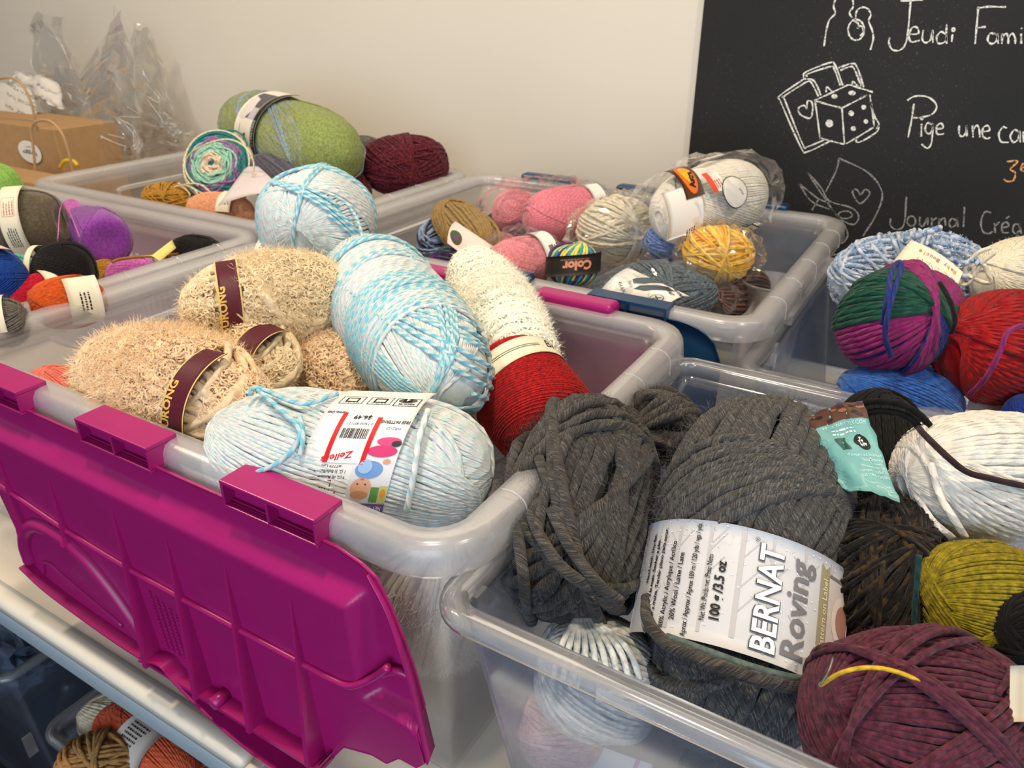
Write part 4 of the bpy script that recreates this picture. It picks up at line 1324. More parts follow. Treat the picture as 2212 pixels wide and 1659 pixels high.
for i, (q, m_, lb) in enumerate((((-2.35, 1.30, -1.73), Y_PINKL, 'light pink ball low in the front left corner of the magenta tote'), ((-1.95, 1.85, -1.45), Y_WOOLW, None), ((-1.62, 1.38, -1.50), Y_WOOLW, None), ((-2.05, 1.35, -1.44), Y_WOOLW, None), ((-1.2, 1.5, -1.47), Y_WOOLW, None), ((-2.25, 2.05, -1.30), Y_WOOLW, None), ((-1.3, 1.95, -1.35), Y_WOOLW, None))):
    c_ = U(*q)
    R_ = 0.055
    b = Ball(c_ - np.array([R_, 0, 0]), c_ + np.array([R_, 0, 0]), R_, seed=50 + i)
    yarn_thing(lb or 'white wool ball under the beige and aqua skeins of the magenta tote', b, b.core(-0.002, m=m_) + wound(b, 0.003, 'ball', m_), group=None if lb else 'white balls under the beige and aqua skeins')
# ------------------------------------------------------------------ shared shortcut for the other totes


def yb(label, A, B, rpx, m, r=0.0012, style='ball', n=2.3, lump=0.03, seed=1, multi=False, fuzz=None, hole=0.0, pinch=None, group=None):
    b = Ball(*place(A, B, rpx), n=n, lump=lump, seed=seed, hole=hole, pinch=pinch)
    parts = b.core(-1.2 * r, m=m) + wound(b, r, style, m)
    if fuzz:
        parts += b.fuzz(fuzz[0], fuzz[1], fuzz[2], m, seed=seed)
    return yarn_thing(label, b, parts, multi=multi, group=group), b


def band(root, b, xc, hw, y0, y1, m=None, skew=0.0, R=None, ph=0.0, deco=None, label=None, k=1.0):
    f_ = band_fn(b, xc * b.a, (R or b.b) * (1.01 + 0.9 * b.lump) + 0.0028, skew, ph)
    sh = Sheet(lambda V, l: f_(np.asarray(V) * k, l), -hw, hw, y0, y1, m or M_WHITE, 6, 48)
    if deco:
        deco(sh)
    return sh.build(root, label=label)


def bag(label, A, B, rpx, n=2.2, seed=0, amp=0.004, m=None, nu=34, nv=26, grow=1.0):
    """crumpled clear film wrapped round what it holds"""
    a, b_, r = place(A, B, rpx)
    b = Ball(a, b_, r * grow, n=n, lump=0.05, seed=seed)
    parts = b.core(0.0, nu, nv, m=m or M_FILM)
    rg = np.random.default_rng(seed)
    V = parts[0][0]
    g = nrm(V - b.c)
    V = V + g * (np.abs(rg.normal(size=(len(V), 1))) * amp) + rg.normal(size=V.shape) * amp * 0.35
    parts = [(V, parts[0][1], None, m or M_FILM)]
    o = mesh('plastic_bag', parts, smooth=False, origin=b.c - np.array([0, 0, b.b]))
    return tag(o, label, 'plastic bag')


K = (30, 28, 26)
# ------------------------------------------------------------------ left tote
Y_LIME = tone('yarn_lime', (150, 200, 96), r=0.0008)
Y_BROWNG = tone('yarn_grey_brown', (96, 84, 62), r=0.0007, f=0.78, sheen=0.35)
Y_PURP = tone('yarn_purple', (136, 60, 158), r=0.0008, sheen=0.4)
Y_LILAC = tone('yarn_lilac', (206, 110, 190), r=0.0008)
Y_BLACK = tone('yarn_black_brown', (15, 8, 8), r=0.0008, sheen=0.1)
Y_TEAL = tone('yarn_mint', (96, 190, 168), r=0.0008)
Y_BLUE = tone('yarn_blue', (14, 64, 148), r=0.0008)
Y_CRIM = tone('yarn_crimson', (198, 16, 48), r=0.0008)
Y_ORNG = tone('yarn_orange', (206, 84, 22), r=0.0008)
Y_GREY = tone('yarn_grey_fine', (112, 108, 100), r=0.0008)
Y_MUST = tone('yarn_mustard', (190, 140, 50), r=0.001)
yb('lime green ball at the far left edge of the photo', (-45, 405, -0.98), (30, 408, -0.98), 52, Y_LIME, 0.0008, 'neat', seed=1)
r_, b = yb('grey-brown skein with a cream paper band in the left tote', (-70, 495, -0.94), (150, 478, -0.92), 76, Y_BROWNG, 0.0007, 'neat', n=2.6, seed=2, multi=True, hole=0.25)


def deco_brown(sh):
    sh.frame(-0.008, 0.012, 0.008, 0.040, 0.0005, (200, 120, 110))
    small_print(sh, -0.004, 0.014, 0.024, 4, 0.0035, (190, 110, 100), rot=90, seed=2)
    small_print(sh, -0.006, -0.030, 0.030, 5, 0.0028, K, rot=90, seed=3)
    sh.rect(0.000, -0.052, 0.006, -0.046, K)


band(r_, b, 0.22, 0.013, -0.066, 0.07, M_CREAM, skew=-0.06, deco=deco_brown, label='cream paper band')
r_, b = yb('purple ball with a whorled end, right of the grey-brown skein', (176, 488, -1.07), (248, 530, -1.00), 60, Y_PURP, 0.0007, 'whorl', n=2.1, seed=3, multi=True, hole=0.45, fuzz=(1500, 0.004, 0.00015))
tail(r_, [P(172, 512, z=-0.93), P(142, 440, z=-0.86), P(130, 452, z=-0.86), P(126, 500, z=-0.88), P(125, 525, z=-0.92), P(133, 533, z=-0.94)], 0.0007, Y_LILAC)
yb('lilac ball peeping out behind the purple ball', (140, 462, -1.10), (195, 472, -1.10), 34, Y_LILAC, 0.0008, seed=4)
r_, b = yb('black-brown ball with a thin cream band below the grey-brown skein', (78, 592, -1.02), (205, 588, -1.02), 66, Y_BLACK, 0.0008, 'neat', n=2.4, seed=5, multi=True)
band(r_, b, -0.82, 0.0035, -0.02, 0.06, M_CREAM, R=b.b * 0.82)
yb('mint green ball at the left edge below the grey-brown skein', (0, 590, -1.02), (68, 590, -1.02), 42, Y_TEAL, 0.0007, seed=6)
r_, b = yb('royal blue ball with a pale pink band at the left edge', (-60, 575, -0.98), (22, 612, -0.98), 62, Y_BLUE, 0.0008, seed=7, multi=True)
band(r_, b, 0.35, 0.014, -0.05, 0.05, plain('pink_paper', (226, 196, 190), rough=0.6), R=b.b * 0.96, deco=lambda sh: small_print(sh, 0.0, -0.02, 0.03, 3, 0.004, K, rot=90))
r_, b = yb('crimson ball behind the orange ball, by the rim of the left tote', (12, 652, -1.06), (200, 615, -1.08), 46, Y_CRIM, 0.0008, seed=8, multi=True)
band(r_, b, 0.05, 0.012, -0.02, 0.04, M_CREAM)
r_, b = yb('orange ball with a round cream label, against the tote rim', (62, 665, -1.02), (235, 640, -1.04), 56, Y_ORNG, 0.0008, 'neat', seed=9, multi=True)
band(r_, b, 0.25, 0.017, -0.03, 0.030, M_CREAM, R=b.b * 1.0, deco=lambda sh: small_print(sh, -0.003, -0.012, 0.026, 3, 0.004, K, rot=90, seed=8))
r_, b = yb('grey fluffy ball at the bottom left corner of the left tote', (-45, 705, -1.02), (60, 690, -1.02), 52, Y_GREY, 0.0008, seed=10, multi=True, fuzz=(2500, 0.006, 0.0002))
band(r_, b, 0.0, 0.006, -0.01, 0.05, M_CREAM)
yb('black-brown ball alone at the right end of the left tote', (370, 545, -1.08), (480, 560, -1.08), 44, Y_BLACK, 0.0008, seed=11, fuzz=(600, 0.006, 0.0002))
r_, b = yb('lilac pink ball half hidden by the rim in the left tote', (232, 600, -1.14), (345, 590, -1.14), 38, Y_LILAC, 0.0008, seed=12)
yb('mustard ball between the black and lilac balls of the left tote', (195, 600, -1.17), (262, 592, -1.17), 34, Y_MUST, 0.0008, seed=13)
sh = Sheet(patch_fn(P(326, 553, z=-1.03), P(345, 564, z=-1.03), P(380, 535, z=-0.98), P(372, 518, z=-0.98), 0.03, 0.05, 0.002), 0, 0.03, 0, 0.05, plain('yellow_paper', (240, 222, 128), rough=0.6), 4, 6)
tg = thing('paper_tag', P(345, 560, z=-1.05))
tag(tg, 'yellow folded paper tag standing in the left tote', 'paper tag')
sh.build(tg, 'tag_sheet')
o = mesh('crochet_hook', [tube(catmull([P(243, 566, z=-1.02), P(260, 560, z=-1.02), P(310, 554, z=-1.03), P(360, 552, z=-1.04), P(410, 545, z=-1.06)], 8), 0.0022, 8, plain('bronze_metal', (170, 120, 50), rough=0.35, metal=0.5))])
tag(o, 'thin bronze crochet hook lying by the yellow tag', 'crochet hook')

# ------------------------------------------------------------------ wall-side left tote
CAKE = [((0.10, 0.34), 6, yarn('strand_peach', [(0, (238, 210, 176)), (1, (244, 224, 196))], r=0.0018)),
        ((0.30, 0.66), 8, yarn('strand_mint', [(0, (150, 212, 186)), (1, (184, 226, 204))], r=0.0018)),
        ((0.66, 0.82), 4, yarn('strand_mauve', [(0, (150, 96, 150)), (1, (182, 128, 178))], r=0.0018)),
        ((0.82, 1.0), 5, yarn('strand_teal', [(0, (22, 110, 116)), (1, (54, 146, 146))], r=0.0018))]
Y_CRM = yarn('yarn_cream_strand', [(0, (236, 220, 176)), (1, (246, 234, 200))], r=0.0016)
c0 = P(478, 366, z=-0.94)
rb_ = 74 * depth(c0) / FPX
dirv = nrm(nrm(CAM - c0) + np.array([-0.45, -0.1, 0.25]))
b = Ball(c0 - dirv * 0.035, c0 + dirv * 0.035, rb_, n=3.0, lump=0.02, seed=61)
parts = b.core(-0.002, m=CAKE[3][2])
parts += strands([b.coil(10, -0.8, 0.8, 0, 0.001, slant=0.05)], 0.002, 7, CAKE[3][2])
for (q0, q1), n_, m_ in CAKE:
    parts += strands([b.face(n_, q0, q1, 1, 0.0005, mess=0.05), b.face(max(3, n_ // 2), q0, q1, 1, 0.003, mess=0.13)], 0.0019, 7, m_)
parts += strands([b.coil(4, 0.1, 0.7, 0.002, 0.003, slant=0.1)], 0.0019, 7, Y_CRM)
r_ = yarn_thing('striped mint, mauve and teal hank with its end facing out', b, parts, multi=True)
for i, q in enumerate(([(400, 405), (405, 340), (450, 310), (500, 302), (540, 330), (545, 380), (500, 430)], [(365, 408), (395, 400), (420, 410), (440, 440)], [(385, 395), (410, 420), (400, 440)], [(350, 415), (385, 402), (430, 398), (470, 425), (510, 420)])):
    tail(r_, [P(x_, y_, y=depth(c0) * 0 + 3.0 if i else 3.05) for x_, y_ in q], 0.0015, Y_CRM)
Y_GRN = yarn('yarn_green_grey', [(0.0, (150, 158, 62)), (0.25, (176, 180, 72)), (0.45, (128, 148, 96)), (0.6, (150, 166, 176)), (0.8, (156, 170, 168)), (1.0, (150, 158, 62))], period=0.31, r=0.001, heather=0.35, wob=0.8)
Y_GRYB = yarn('yarn_grey_blue', [(0, (138, 158, 168)), (1, (166, 184, 192))], r=0.0012)
r_, b = yb('green and grey skein with a printed paper band, on top by the wall', (492, 258, -0.80), (792, 350, -0.80), 82, Y_GRN, 0.001, 'neat', n=2.6, seed=62, multi=True, hole=0.2)
mesh('outer_wraps', strands([b.wind(5, 70, 14, 35, o0=0.001, o1=0.002), b.wind(5, 60, 14, 100, o0=0.001, o1=0.002), b.wind(4, 80, 12, 150, o0=0.001, o1=0.002)], 0.0012, 6, Y_GRYB), r_)


def deco_green(sh):
    sh.rect(0.024, -0.085, 0.0375, 0.085, K)
    sh.text('MATERIAL / MATIERE', 0.0325, -0.055, 0.007, (235, 230, 225), rot=90, layer=2)
    sh.text('Baroque', 0.0055, -0.062, 0.0150, K, rot=90, bold=0.03)
    sh.text('Deux', 0.0205, -0.062, 0.0160, K, rot=90, bold=0.03)
    small_print(sh, -0.012, -0.06, 0.05, 1, 0.005, K, rot=90)
    sh.line(-0.018, -0.06, -0.018, 0.0, 0.0008, K)
    sh.rect(-0.030, 0.010, 0.022, 0.060, (92, 88, 96))
    sh.poly([(-0.030, 0.010), (-0.010, 0.008), (0.006, 0.024), (-0.004, 0.044), (-0.030, 0.050)], (226, 218, 212), layer=2)
    sh.rect(0.002, 0.010, 0.022, 0.028, (196, 190, 200), layer=2)


band(r_, b, -0.03, 0.0375, -0.085, 0.085, plain('cream_white_paper', (240, 230, 218), rough=0.55), skew=0.12, k=1.32, R=b.b * 1.015, deco=deco_green, label='cream and black printed paper band')
Y_BURG = yarn('yarn_burgundy', [(0, (70, 12, 24)), (0.5, (104, 22, 38)), (1, (120, 70, 84))], r=0.0018, heather=0.5)
yb('dark burgundy tweed ball against the wall, right of the green skein', (782, 368, -0.96), (960, 345, -0.93), 60, Y_BURG, 0.0017, 'messy', n=2.6, seed=63)
yb('burgundy ball low behind the aqua ball, under the green skein', (690, 420, -1.07), (800, 415, -1.07), 52, Y_BURG, 0.0017, 'messy', seed=64)
yb('small grey ball behind the right end of the green skein', (765, 318, -0.90), (815, 330, -0.90), 30, tone('yarn_mid_grey', (110, 106, 104), r=0.001), 0.001, seed=65)
Y_SLATE = yarn('yarn_slate', [(0, (70, 70, 92)), (0.4, (120, 114, 124)), (0.7, (52, 56, 84)), (1, (130, 124, 130))], period=1.1, r=0.001, wob=0.5)
r_, b = yb('slate and grey striped skein under the green skein', (540, 372, -0.98), (690, 405, -0.98), 50, Y_SLATE, 0.001, 'neat', seed=66, multi=True)
sh = Sheet(patch_fn(P(470, 445, z=-0.98), P(585, 415, z=-0.96), P(600, 400, z=-0.92), P(540, 348, z=-0.90), 0.05, 0.05, 0.004), 0, 0.05, 0, 0.05, plain('lilac_white_paper', (222, 212, 216), rough=0.5), 6, 8)
sh.build(r_, 'paper_band', 'loose white paper band')
yb('mustard hank low in the wall-side tote, under the striped hank', (312, 428, -1.12), (430, 432, -1.12), 32, Y_MUST, 0.0014, 'messy', seed=67)
r_, b = yb('peach ball with a cream label by the tote corner', (410, 452, -1.10), (545, 462, -1.10), 40, tone('yarn_peach', (240, 170, 130), r=0.001), 0.001, 'neat', seed=68, multi=True)
band(r_, b, 0.45, 0.014, 0.0, 0.05, M_CREAM, deco=lambda sh: small_print(sh, 0.0, 0.012, 0.03, 3, 0.005, K, rot=90))

# ------------------------------------------------------------------ navy tote
Y_TAN = tone('yarn_tan', (156, 128, 78), r=0.0026, f=0.9)
r_, b = yb('tan folded skein with a pale pink paper label in the navy-clipped tote', (955, 462, -1.00), (1062, 535, -1.02), 48, Y_TAN, 0.0026, 'skein', n=2.6, seed=71, multi=True)
sh = Sheet(patch_fn(P(966, 525, z=-0.97), P(1040, 580, z=-1.00), P(1066, 532, z=-0.93), P(984, 478, z=-0.91), 0.05, 0.035, 0.006, 1), 0, 0.05, 0, 0.035, plain('pale_pink_paper', (236, 214, 210), rough=0.55), 6, 8)
sh.ell(0.011, 0.0125, 0.0085, 0.0085, (110, 84, 40))
sh.ell(0.011, 0.0125, 0.007, 0.007, (58, 96, 66), layer=2)
sh.ell(0.012, 0.0115, 0.0035, 0.0035, (120, 60, 120), layer=3)
sh.text('Natural', 0.030, 0.009, 0.005, K)
small_print(sh, 0.030, 0.004, 0.014, 1, 0.004, K)
sh.build(r_, 'paper_band', 'pale pink paper label with a round badge')
Y_BLBR = yarn('yarn_blue_brown', [(0, (110, 140, 186)), (0.35, (150, 172, 210)), (0.5, (64, 50, 46)), (0.7, (60, 48, 46)), (0.8, (150, 172, 210)), (1, (190, 150, 90))], period=0.5, r=0.002, interp='CONSTANT')
yb('pale blue and brown speckled ball left of the tan skein', (915, 535, -1.12), (985, 490, -1.06), 42, Y_BLBR, 0.002, 'ball', seed=72)
Y_PUR = yarn('yarn_purple_green', [(0, (70, 40, 100)), (0.3, (46, 40, 70)), (0.5, (60, 100, 90)), (0.7, (90, 50, 120)), (1, (70, 40, 100))], period=0.9, r=0.0016, interp='CONSTANT', wob=0.4)
yb('purple and green striped ball below the tan skein', (925, 578, -1.12), (1030, 585, -1.12), 46, Y_PUR, 0.0016, 'ball', seed=73)
Y_PINK = tone('yarn_pink', (236, 136, 152), r=0.0009, sheen=0.4)
Y_PINKL2 = tone('yarn_pink_light', (240, 152, 162), r=0.0009, sheen=0.4)


def deco_wash(sh):
    small_print(sh, 0.004, 0.0, 0.022, 4, 0.0035, K, rot=90, seed=6)
    sh.rect(-0.003, 0.006, 0.003, 0.018, (120, 120, 112))


yb('small light pink ball in clear wrap at the back of the navy-clipped tote', (1072, 462, -1.02), (1150, 450, -1.02), 44, Y_PINKL2, 0.0009, seed=74, fuzz=(900, 0.004, 0.0002))
r_, b = yb('large pink ball with a white care band at the back of the navy-clipped tote', (1135, 478, -0.99), (1298, 452, -0.99), 62, Y_PINK, 0.0009, 'neat', n=2.5, seed=75, multi=True, fuzz=(1500, 0.004, 0.0002))
band(r_, b, 0.60, 0.012, -0.06, 0.05, M_WHITE, R=b.b * 0.90, deco=deco_wash)
r_, b = yb('pink ball with a white care band nearest the front rim of the navy-clipped tote', (1055, 585, -1.06), (1205, 555, -1.06), 58, Y_PINKL2, 0.0009, 'neat', n=2.5, seed=76, multi=True, fuzz=(1500, 0.004, 0.0002))
band(r_, b, 0.42, 0.011, -0.055, 0.06, M_WHITE, R=b.b * 0.96, deco=deco_wash)
yb('pink ball between the tan skein and the banded pink ball', (1045, 545, -1.14), (1110, 530, -1.14), 34, Y_PINK, 0.0009, seed=77)
yb('dark navy ball showing between the pink balls', (1095, 520, -1.14), (1160, 512, -1.14), 28, tone('yarn_navy_dark', (38, 28, 58), r=0.001), 0.001, seed=78)
yb('dark brown ball behind the tan skein', (1050, 485, -1.12), (1105, 492, -1.12), 28, tone('yarn_dark_brown', (74, 54, 44), r=0.0016), 0.0016, seed=79)
bag('clear plastic bag round the pink balls at the back', (1040, 470, -1.0), (1340, 452, -1.0), 74, seed=80)
bag('clear plastic bag round the pink ball nearest the front rim', (1035, 580, -1.06), (1215, 550, -1.06), 64, seed=81)
Y_COLOR = yarn('yarn_yellow_blue', [(0, (226, 220, 96)), (0.22, (70, 160, 186)), (0.5, (40, 130, 170)), (0.62, (226, 220, 96)), (0.75, (84, 54, 116)), (1.0, (84, 54, 116))], period=0.61, r=0.0018, interp='CONSTANT', wob=0.0, heather=0.1)
r_, b = yb('yellow, blue and purple striped ball with a black band', (1236, 616, 0, 2.76), (1240, 526, 0, 2.80), 54, Y_COLOR, 0.0018, 'neat', n=2.6, lump=0.01, seed=82, multi=True)


def deco_color(sh):
    sh.text('Color', 0.005, -0.024, 0.0150, (226, 150, 110), rot=90, bold=0.05)
    small_print(sh, 0.008, -0.02, 0.04, 1, 0.003, (150, 110, 90), rot=90)


band(r_, b, 0.02, 0.0125, -0.05, 0.05, ink((44, 38, 36)), skew=-0.1, deco=deco_color, label='black band with the word Color')
Y_OFFW = yarn('yarn_off_white', [(0, (226, 216, 190)), (1, (242, 234, 212))], r=0.002, heather=0.1)
yb('cream ball in clear wrap in the middle of the navy-clipped tote', (1262, 515, -1.02), (1400, 478, -0.98), 64, Y_OFFW, 0.0022, 'messy', seed=83)
bag('clear plastic bag round the cream ball', (1240, 525, -1.02), (1420, 470, -0.98), 76, seed=84)
Y_SKY = tone('yarn_sky_blue', (116, 146, 210), r=0.0012)
yb('small sky blue ball under the big white skein', (1398, 525, -0.98), (1490, 518, -0.98), 38, Y_SKY, 0.0014, 'messy', seed=85)
Y_YELL = yarn('yarn_yellow', [(0, (240, 170, 40)), (0.4, (250, 198, 70)), (1, (252, 214, 120))], period=0.8, r=0.0016, wob=0.5, heather=0.1)
yb('yellow ball in clear wrap under the big white skein', (1482, 548, -0.94), (1622, 552, -0.94), 56, Y_YELL, 0.0017, 'messy', n=2.4, seed=86)
Y_WHT = yarn('yarn_white_soft', [(0, (240, 234, 218)), (1, (250, 246, 236))], r=0.0012, heather=0.05)
r_, b = yb('big white skein in a printed clear bag, standing highest in the navy-clipped tote', (1425, 470, -0.84), (1632, 408, -0.785), 82, Y_WHT, 0.0013, 'skein', n=2.6, seed=87)
o = bag('printed clear bag round the big white skein, with orange and brown panel', (1375, 488, -0.85), (1648, 402, -0.78), 92, seed=88, n=2.6, amp=0.003)
o['label'] = 'printed clear bag on the big white skein with an orange panel'
bb = Ball(*place((1375, 488, -0.85), (1648, 402, -0.78), 95), n=2.6)
sh = Sheet(band_fn(bb, -bb.a * 0.62, bb.b * 0.93, 0.20), -0.040, 0.020, -0.030, 0.030, plain('white_print', (236, 232, 226), rough=0.5), 8, 20)
small_print(sh, 0.004, -0.022, 0.02, 4, 0.004, K, rot=-80, seed=3)
sh.build(o, 'printed_panel')
sh = Sheet(band_fn(bb, -bb.a * 0.52, bb.b * 0.95, 0.30), -0.020, 0.012, 0.012, 0.082, ink((84, 52, 36)), 8, 30)
sh.ell(-0.004, 0.046, 0.0115, 0.030, (226, 110, 30))
sh.ell(-0.003, 0.050, 0.008, 0.018, (246, 176, 40), layer=2)
sh.text('Astra', -0.001, 0.024, 0.012, K, rot=76, bold=0.05, layer=3)
sh.build(o, 'printed_panel', 'orange and brown printed panel')
sh = Sheet(band_fn(bb, -bb.a * 0.2, bb.b * 1.01, 0.0), -0.012, 0.012, 0.010, 0.040, plain('price_white', (236, 230, 220), rough=0.5), 5, 10)
sh.rect(-0.012, 0.010, -0.003, 0.040, (240, 84, 40))
small_print(sh, 0.0, 0.015, 0.012, 3, 0.004, (200, 80, 80), rot=90)
sh.build(o, 'price_sticker', 'orange and white price sticker')
sh = Sheet(band_fn(bb, bb.a * 0.0, bb.b * 1.01, 0.0), -0.001, 0.001, -0.001, 0.001, M_WHITE, 3, 3)
sh.ell(0, 0.004, 0.0215, 0.0215, K)
sh.ell(0, 0.004, 0.0200, 0.0200, (240, 236, 228), layer=2, n=24)
sh.text('KNIT', 0.013, -0.002, 0.0045, K, rot=110, layer=3)
sh.build(o, 'printed_panel', 'white printed circle with a black outline')
sh = Sheet(band_fn(bb, bb.a * 0.10, bb.b * 1.02, 0.0), -0.03, 0.045, -0.061, -0.060, ink(K), 12, 3)
sh.poly([(0.0, -0.060), (0.012, -0.048), (0.022, -0.047), (0.045, -0.060)], K)
sh.poly([(0.003, -0.060), (0.013, -0.0492), (0.021, -0.0485), (0.042, -0.060)], (236, 220, 190), layer=2)
sh.text('KIN', 0.016, -0.059, 0.006, K, layer=3)
sh.build(o, 'printed_panel', 'printed tag reading KIN')
sh = Sheet(band_fn(bb, bb.a * 0.28, bb.b * 1.0, -0.2), -0.022, 0.022, 0.068, 0.080, plain('white_print', (236, 232, 226)), 6, 5)
sh.frame(-0.022, 0.068, 0.022, 0.080, 0.0012, K)
sh.build(o, 'printed_panel', 'white printed strip with a black outline')
bag('clear plastic bag round the yellow ball', (1465, 545, -0.94), (1640, 555, -0.94), 66, seed=89)
Y_DENIM = yarn('yarn_denim_grey', [(0, (62, 80, 94)), (0.5, (96, 112, 122)), (1, (130, 138, 142))], r=0.0012, heather=0.3)
r_, b = yb('denim grey ball in clear wrap with a white printed card', (1290, 650, -1.09), (1550, 635, -1.08), 74, Y_DENIM, 0.0013, 'messy', n=1.9, seed=90, multi=True)
sh = Sheet(patch_fn(P(1293, 633, z=-1.02), P(1432, 668, z=-1.055), P(1490, 640, z=-1.00), P(1358, 578, z=-0.95), 0.08, 0.05, 0.008, 1), 0, 0.08, 0, 0.05, plain('glossy_card', (238, 232, 222), rough=0.3), 8, 8)
sh.poly([(0.030, 0.050), (0.046, 0.050), (0.036, 0.030), (0.026, 0.024), (0.020, 0.030), (0.028, 0.036)], (84, 100, 108))
sh.poly([(0.056, 0.046), (0.068, 0.040), (0.044, 0.018), (0.032, 0.016), (0.034, 0.024), (0.044, 0.028)], (70, 84, 92))
sh.text('PATONS', 0.0600, 0.047, 0.0065, K, rot=-38, bold=0.03)
sh.text('PARFAIT', 0.0520, 0.041, 0.0065, K, rot=-38, bold=0.03)
sh.text('Fancy', 0.018, 0.024, 0.0055, K, rot=-38)
sh.text('454 A/N', 0.010, 0.018, 0.0055, K, rot=-38)
sh.ell(0.063, 0.013, 0.0075, 0.0075, (70, 68, 66))
sh.ell(0.063, 0.013, 0.0066, 0.0066, (228, 222, 212), layer=2)
sh.line(0.059, 0.016, 0.067, 0.010, 0.001, K, layer=3)
sh.line(0.059, 0.010, 0.067, 0.016, 0.001, K, layer=3)
sh.build(r_, 'printed_card', 'white printed card with grey socks')
bag('clear plastic bag round the denim grey ball', (1265, 655, -1.09), (1580, 645, -1.08), 82, seed=91, n=1.9)
Y_DKVAR = yarn('yarn_dark_brown_stripe', [(0, (40, 28, 24)), (0.4, (90, 64, 50)), (0.55, (150, 96, 80)), (0.7, (52, 40, 38)), (1, (40, 28, 24))], period=0.7, r=0.0014, wob=0.5)
yb('dark brown striped ball beside the plastic cup', (1535, 665, -1.12), (1650, 600, -1.08), 42, Y_DKVAR, 0.0014, 'neat', seed=92)
cb = P(1668, 612, z=-1.04)
pr = [(0.026, -0.10), (0.0275, -0.098), (0.036, 0.0), (0.038, 0.001), (0.038, 0.004), (0.0345, 0.004), (0.0255, -0.096), (0.0, -0.096)]
a_ = np.linspace(0, 2 * math.pi, 40, endpoint=False)
V = np.concatenate([cb + np.stack([rr * np.cos(a_), rr * np.sin(a_), np.full(40, zz)], 1) for rr, zz in pr])
o = mesh('plastic_cup', [(V, quads(len(pr), 40, cv=True), None, M_MILK)])
tag(o, 'translucent plastic cup at the right end of the navy-clipped tote', 'cup')
# ------------------------------------------------------------------ clear bin by the blackboard
Y_PALE = yarn('yarn_pale_blue_boucle', [(0, (150, 178, 208)), (0.4, (206, 218, 232)), (0.7, (120, 152, 192)), (1, (226, 228, 236))], period=0.05, r=0.002, heather=0.15, wob=0.8)
b = Ball(*place((1806, 600, -0.93), (2112, 590, -0.93), 92), n=2.2, lump=0.05, seed=101)
parts = b.core(-0.004, m=Y_PALE) + strands([b.wind(34, 80, 182, 0, o0=-0.003, o1=-0.001, jit=0.9, wav=0.003), b.wind(20, 60, 150, 60, ax='z', o0=-0.001, o1=0.002, jit=0.9, wav=0.003)], 0.0021, 6, Y_PALE)
parts += b.fuzz(6000, 0.005, 0.0014, Y_PALE, bend=1.6, seed=3, spread=1.6)
r_ = yarn_thing('pale blue boucle ball against the blackboard, behind the multicoloured ball', b, parts, multi=True)
rg = np.random.default_rng(5)
for q in ([(1950, 520), (1985, 505), (2030, 492), (2005, 500), (1965, 520)], [(2000, 520), (2040, 545), (2075, 570), (2105, 560), (2120, 575)], [(1990, 500), (1965, 530), (2030, 560), (2090, 600)]):
    p = catmull([P(x_, y_, y=2.95) for x_, y_ in q], 14)
    p = p + rg.normal(size=p.shape) * 0.0012
    mesh('loose_strand', [tube(p, 0.0019 + 0.0008 * np.abs(rg.normal(size=len(p))), 7, Y_PALE)], r_)
sh = Sheet(patch_fn(P(1928, 566, y=2.72), P(2062, 632, y=2.70), P(2080, 588, y=2.78), P(1968, 518, y=2.84), 0.075, 0.038, 0.004), 0, 0.075, 0, 0.038, M_CREAM, 10, 8)
sh.text('BERNAT', 0.070, 0.019, 0.0150, (150, 146, 130), rot=180, fit=0.052)
sh.text('BERNAT', 0.0696, 0.0186, 0.0142, (244, 236, 214), rot=180, fit=0.0505, layer=2)
for i, ch in enumerate('Baby Boucle'):
    sh.text(ch, 0.068 - 0.0048 * i, 0.030, 0.0075, [(196, 170, 40), (206, 110, 150), (196, 170, 40), (120, 150, 190), (0, 0, 0), (206, 80, 110), (180, 150, 60), (150, 130, 190), (206, 110, 150), (196, 170, 40), (206, 110, 60)][i], rot=180, bold=0.03)
sh.build(r_, 'paper_band', 'cream paper label printed in pastel letters')
MULTI = [('strand_magenta', (164, 36, 120)), ('strand_royal', (34, 52, 140)), ('strand_green', (14, 84, 66))]
YM = [yarn(n_, [(0, dim(c, 0.86)), (1, c)], r=0.0026, plies=3, bump=0.9, heather=0.1) for n_, c in MULTI]
b = Ball(*place((1845, 732, -0.93), (2035, 652, -0.92), 108), n=2.1, lump=0.02, seed=102)
parts = b.core(-0.005, m=YM[1])
parts += strands([b.wind(40, 84, 182, 0, ax='z', o0=-0.004, o1=-0.003, jit=0.3)], 0.0026, 10, YM[0], ply=3)
parts += strands([b.wind(15, 80, 66, 100, ax='z', o0=-0.001, o1=0.001, jit=0.3)], 0.0026, 10, YM[2], ply=3)
parts += strands([b.wind(14, 74, 60, 165, ax='z', o0=0.000, o1=0.002, jit=0.3)], 0.0026, 10, YM[1], ply=3)
parts += strands([b.wind(10, 70, 44, 60, tilt=(-60, -64), o0=0.001, o1=0.003)], 0.0026, 10, YM[2], ply=3)
parts += strands([b.wind(6, 80, 24, 40, tilt=(30, 70), o0=0.003, o1=0.004)], 0.0026, 10, YM[0], ply=3)
r_ = yarn_thing('thick magenta, royal blue and green ball, left of the red ball', b, parts, multi=True)
tail(r_, [P(1905, 700, y=2.28), P(1918, 640, y=2.27), P(1925, 590, y=2.36), P(1940, 567, y=2.45), P(1946, 580, y=2.40), P(1925, 650, y=2.27), P(1912, 720, y=2.25), P(1925, 770, y=2.29)], 0.0024, YM[1], label='royal blue loop of yarn')
tail(r_, [P(2030, 610, y=2.5), P(2052, 650, y=2.45), P(2063, 690, y=2.43), P(2055, 720, y=2.43)], 0.0022, tone('yarn_black', (20, 18, 22), r=0.002), label='black strand')
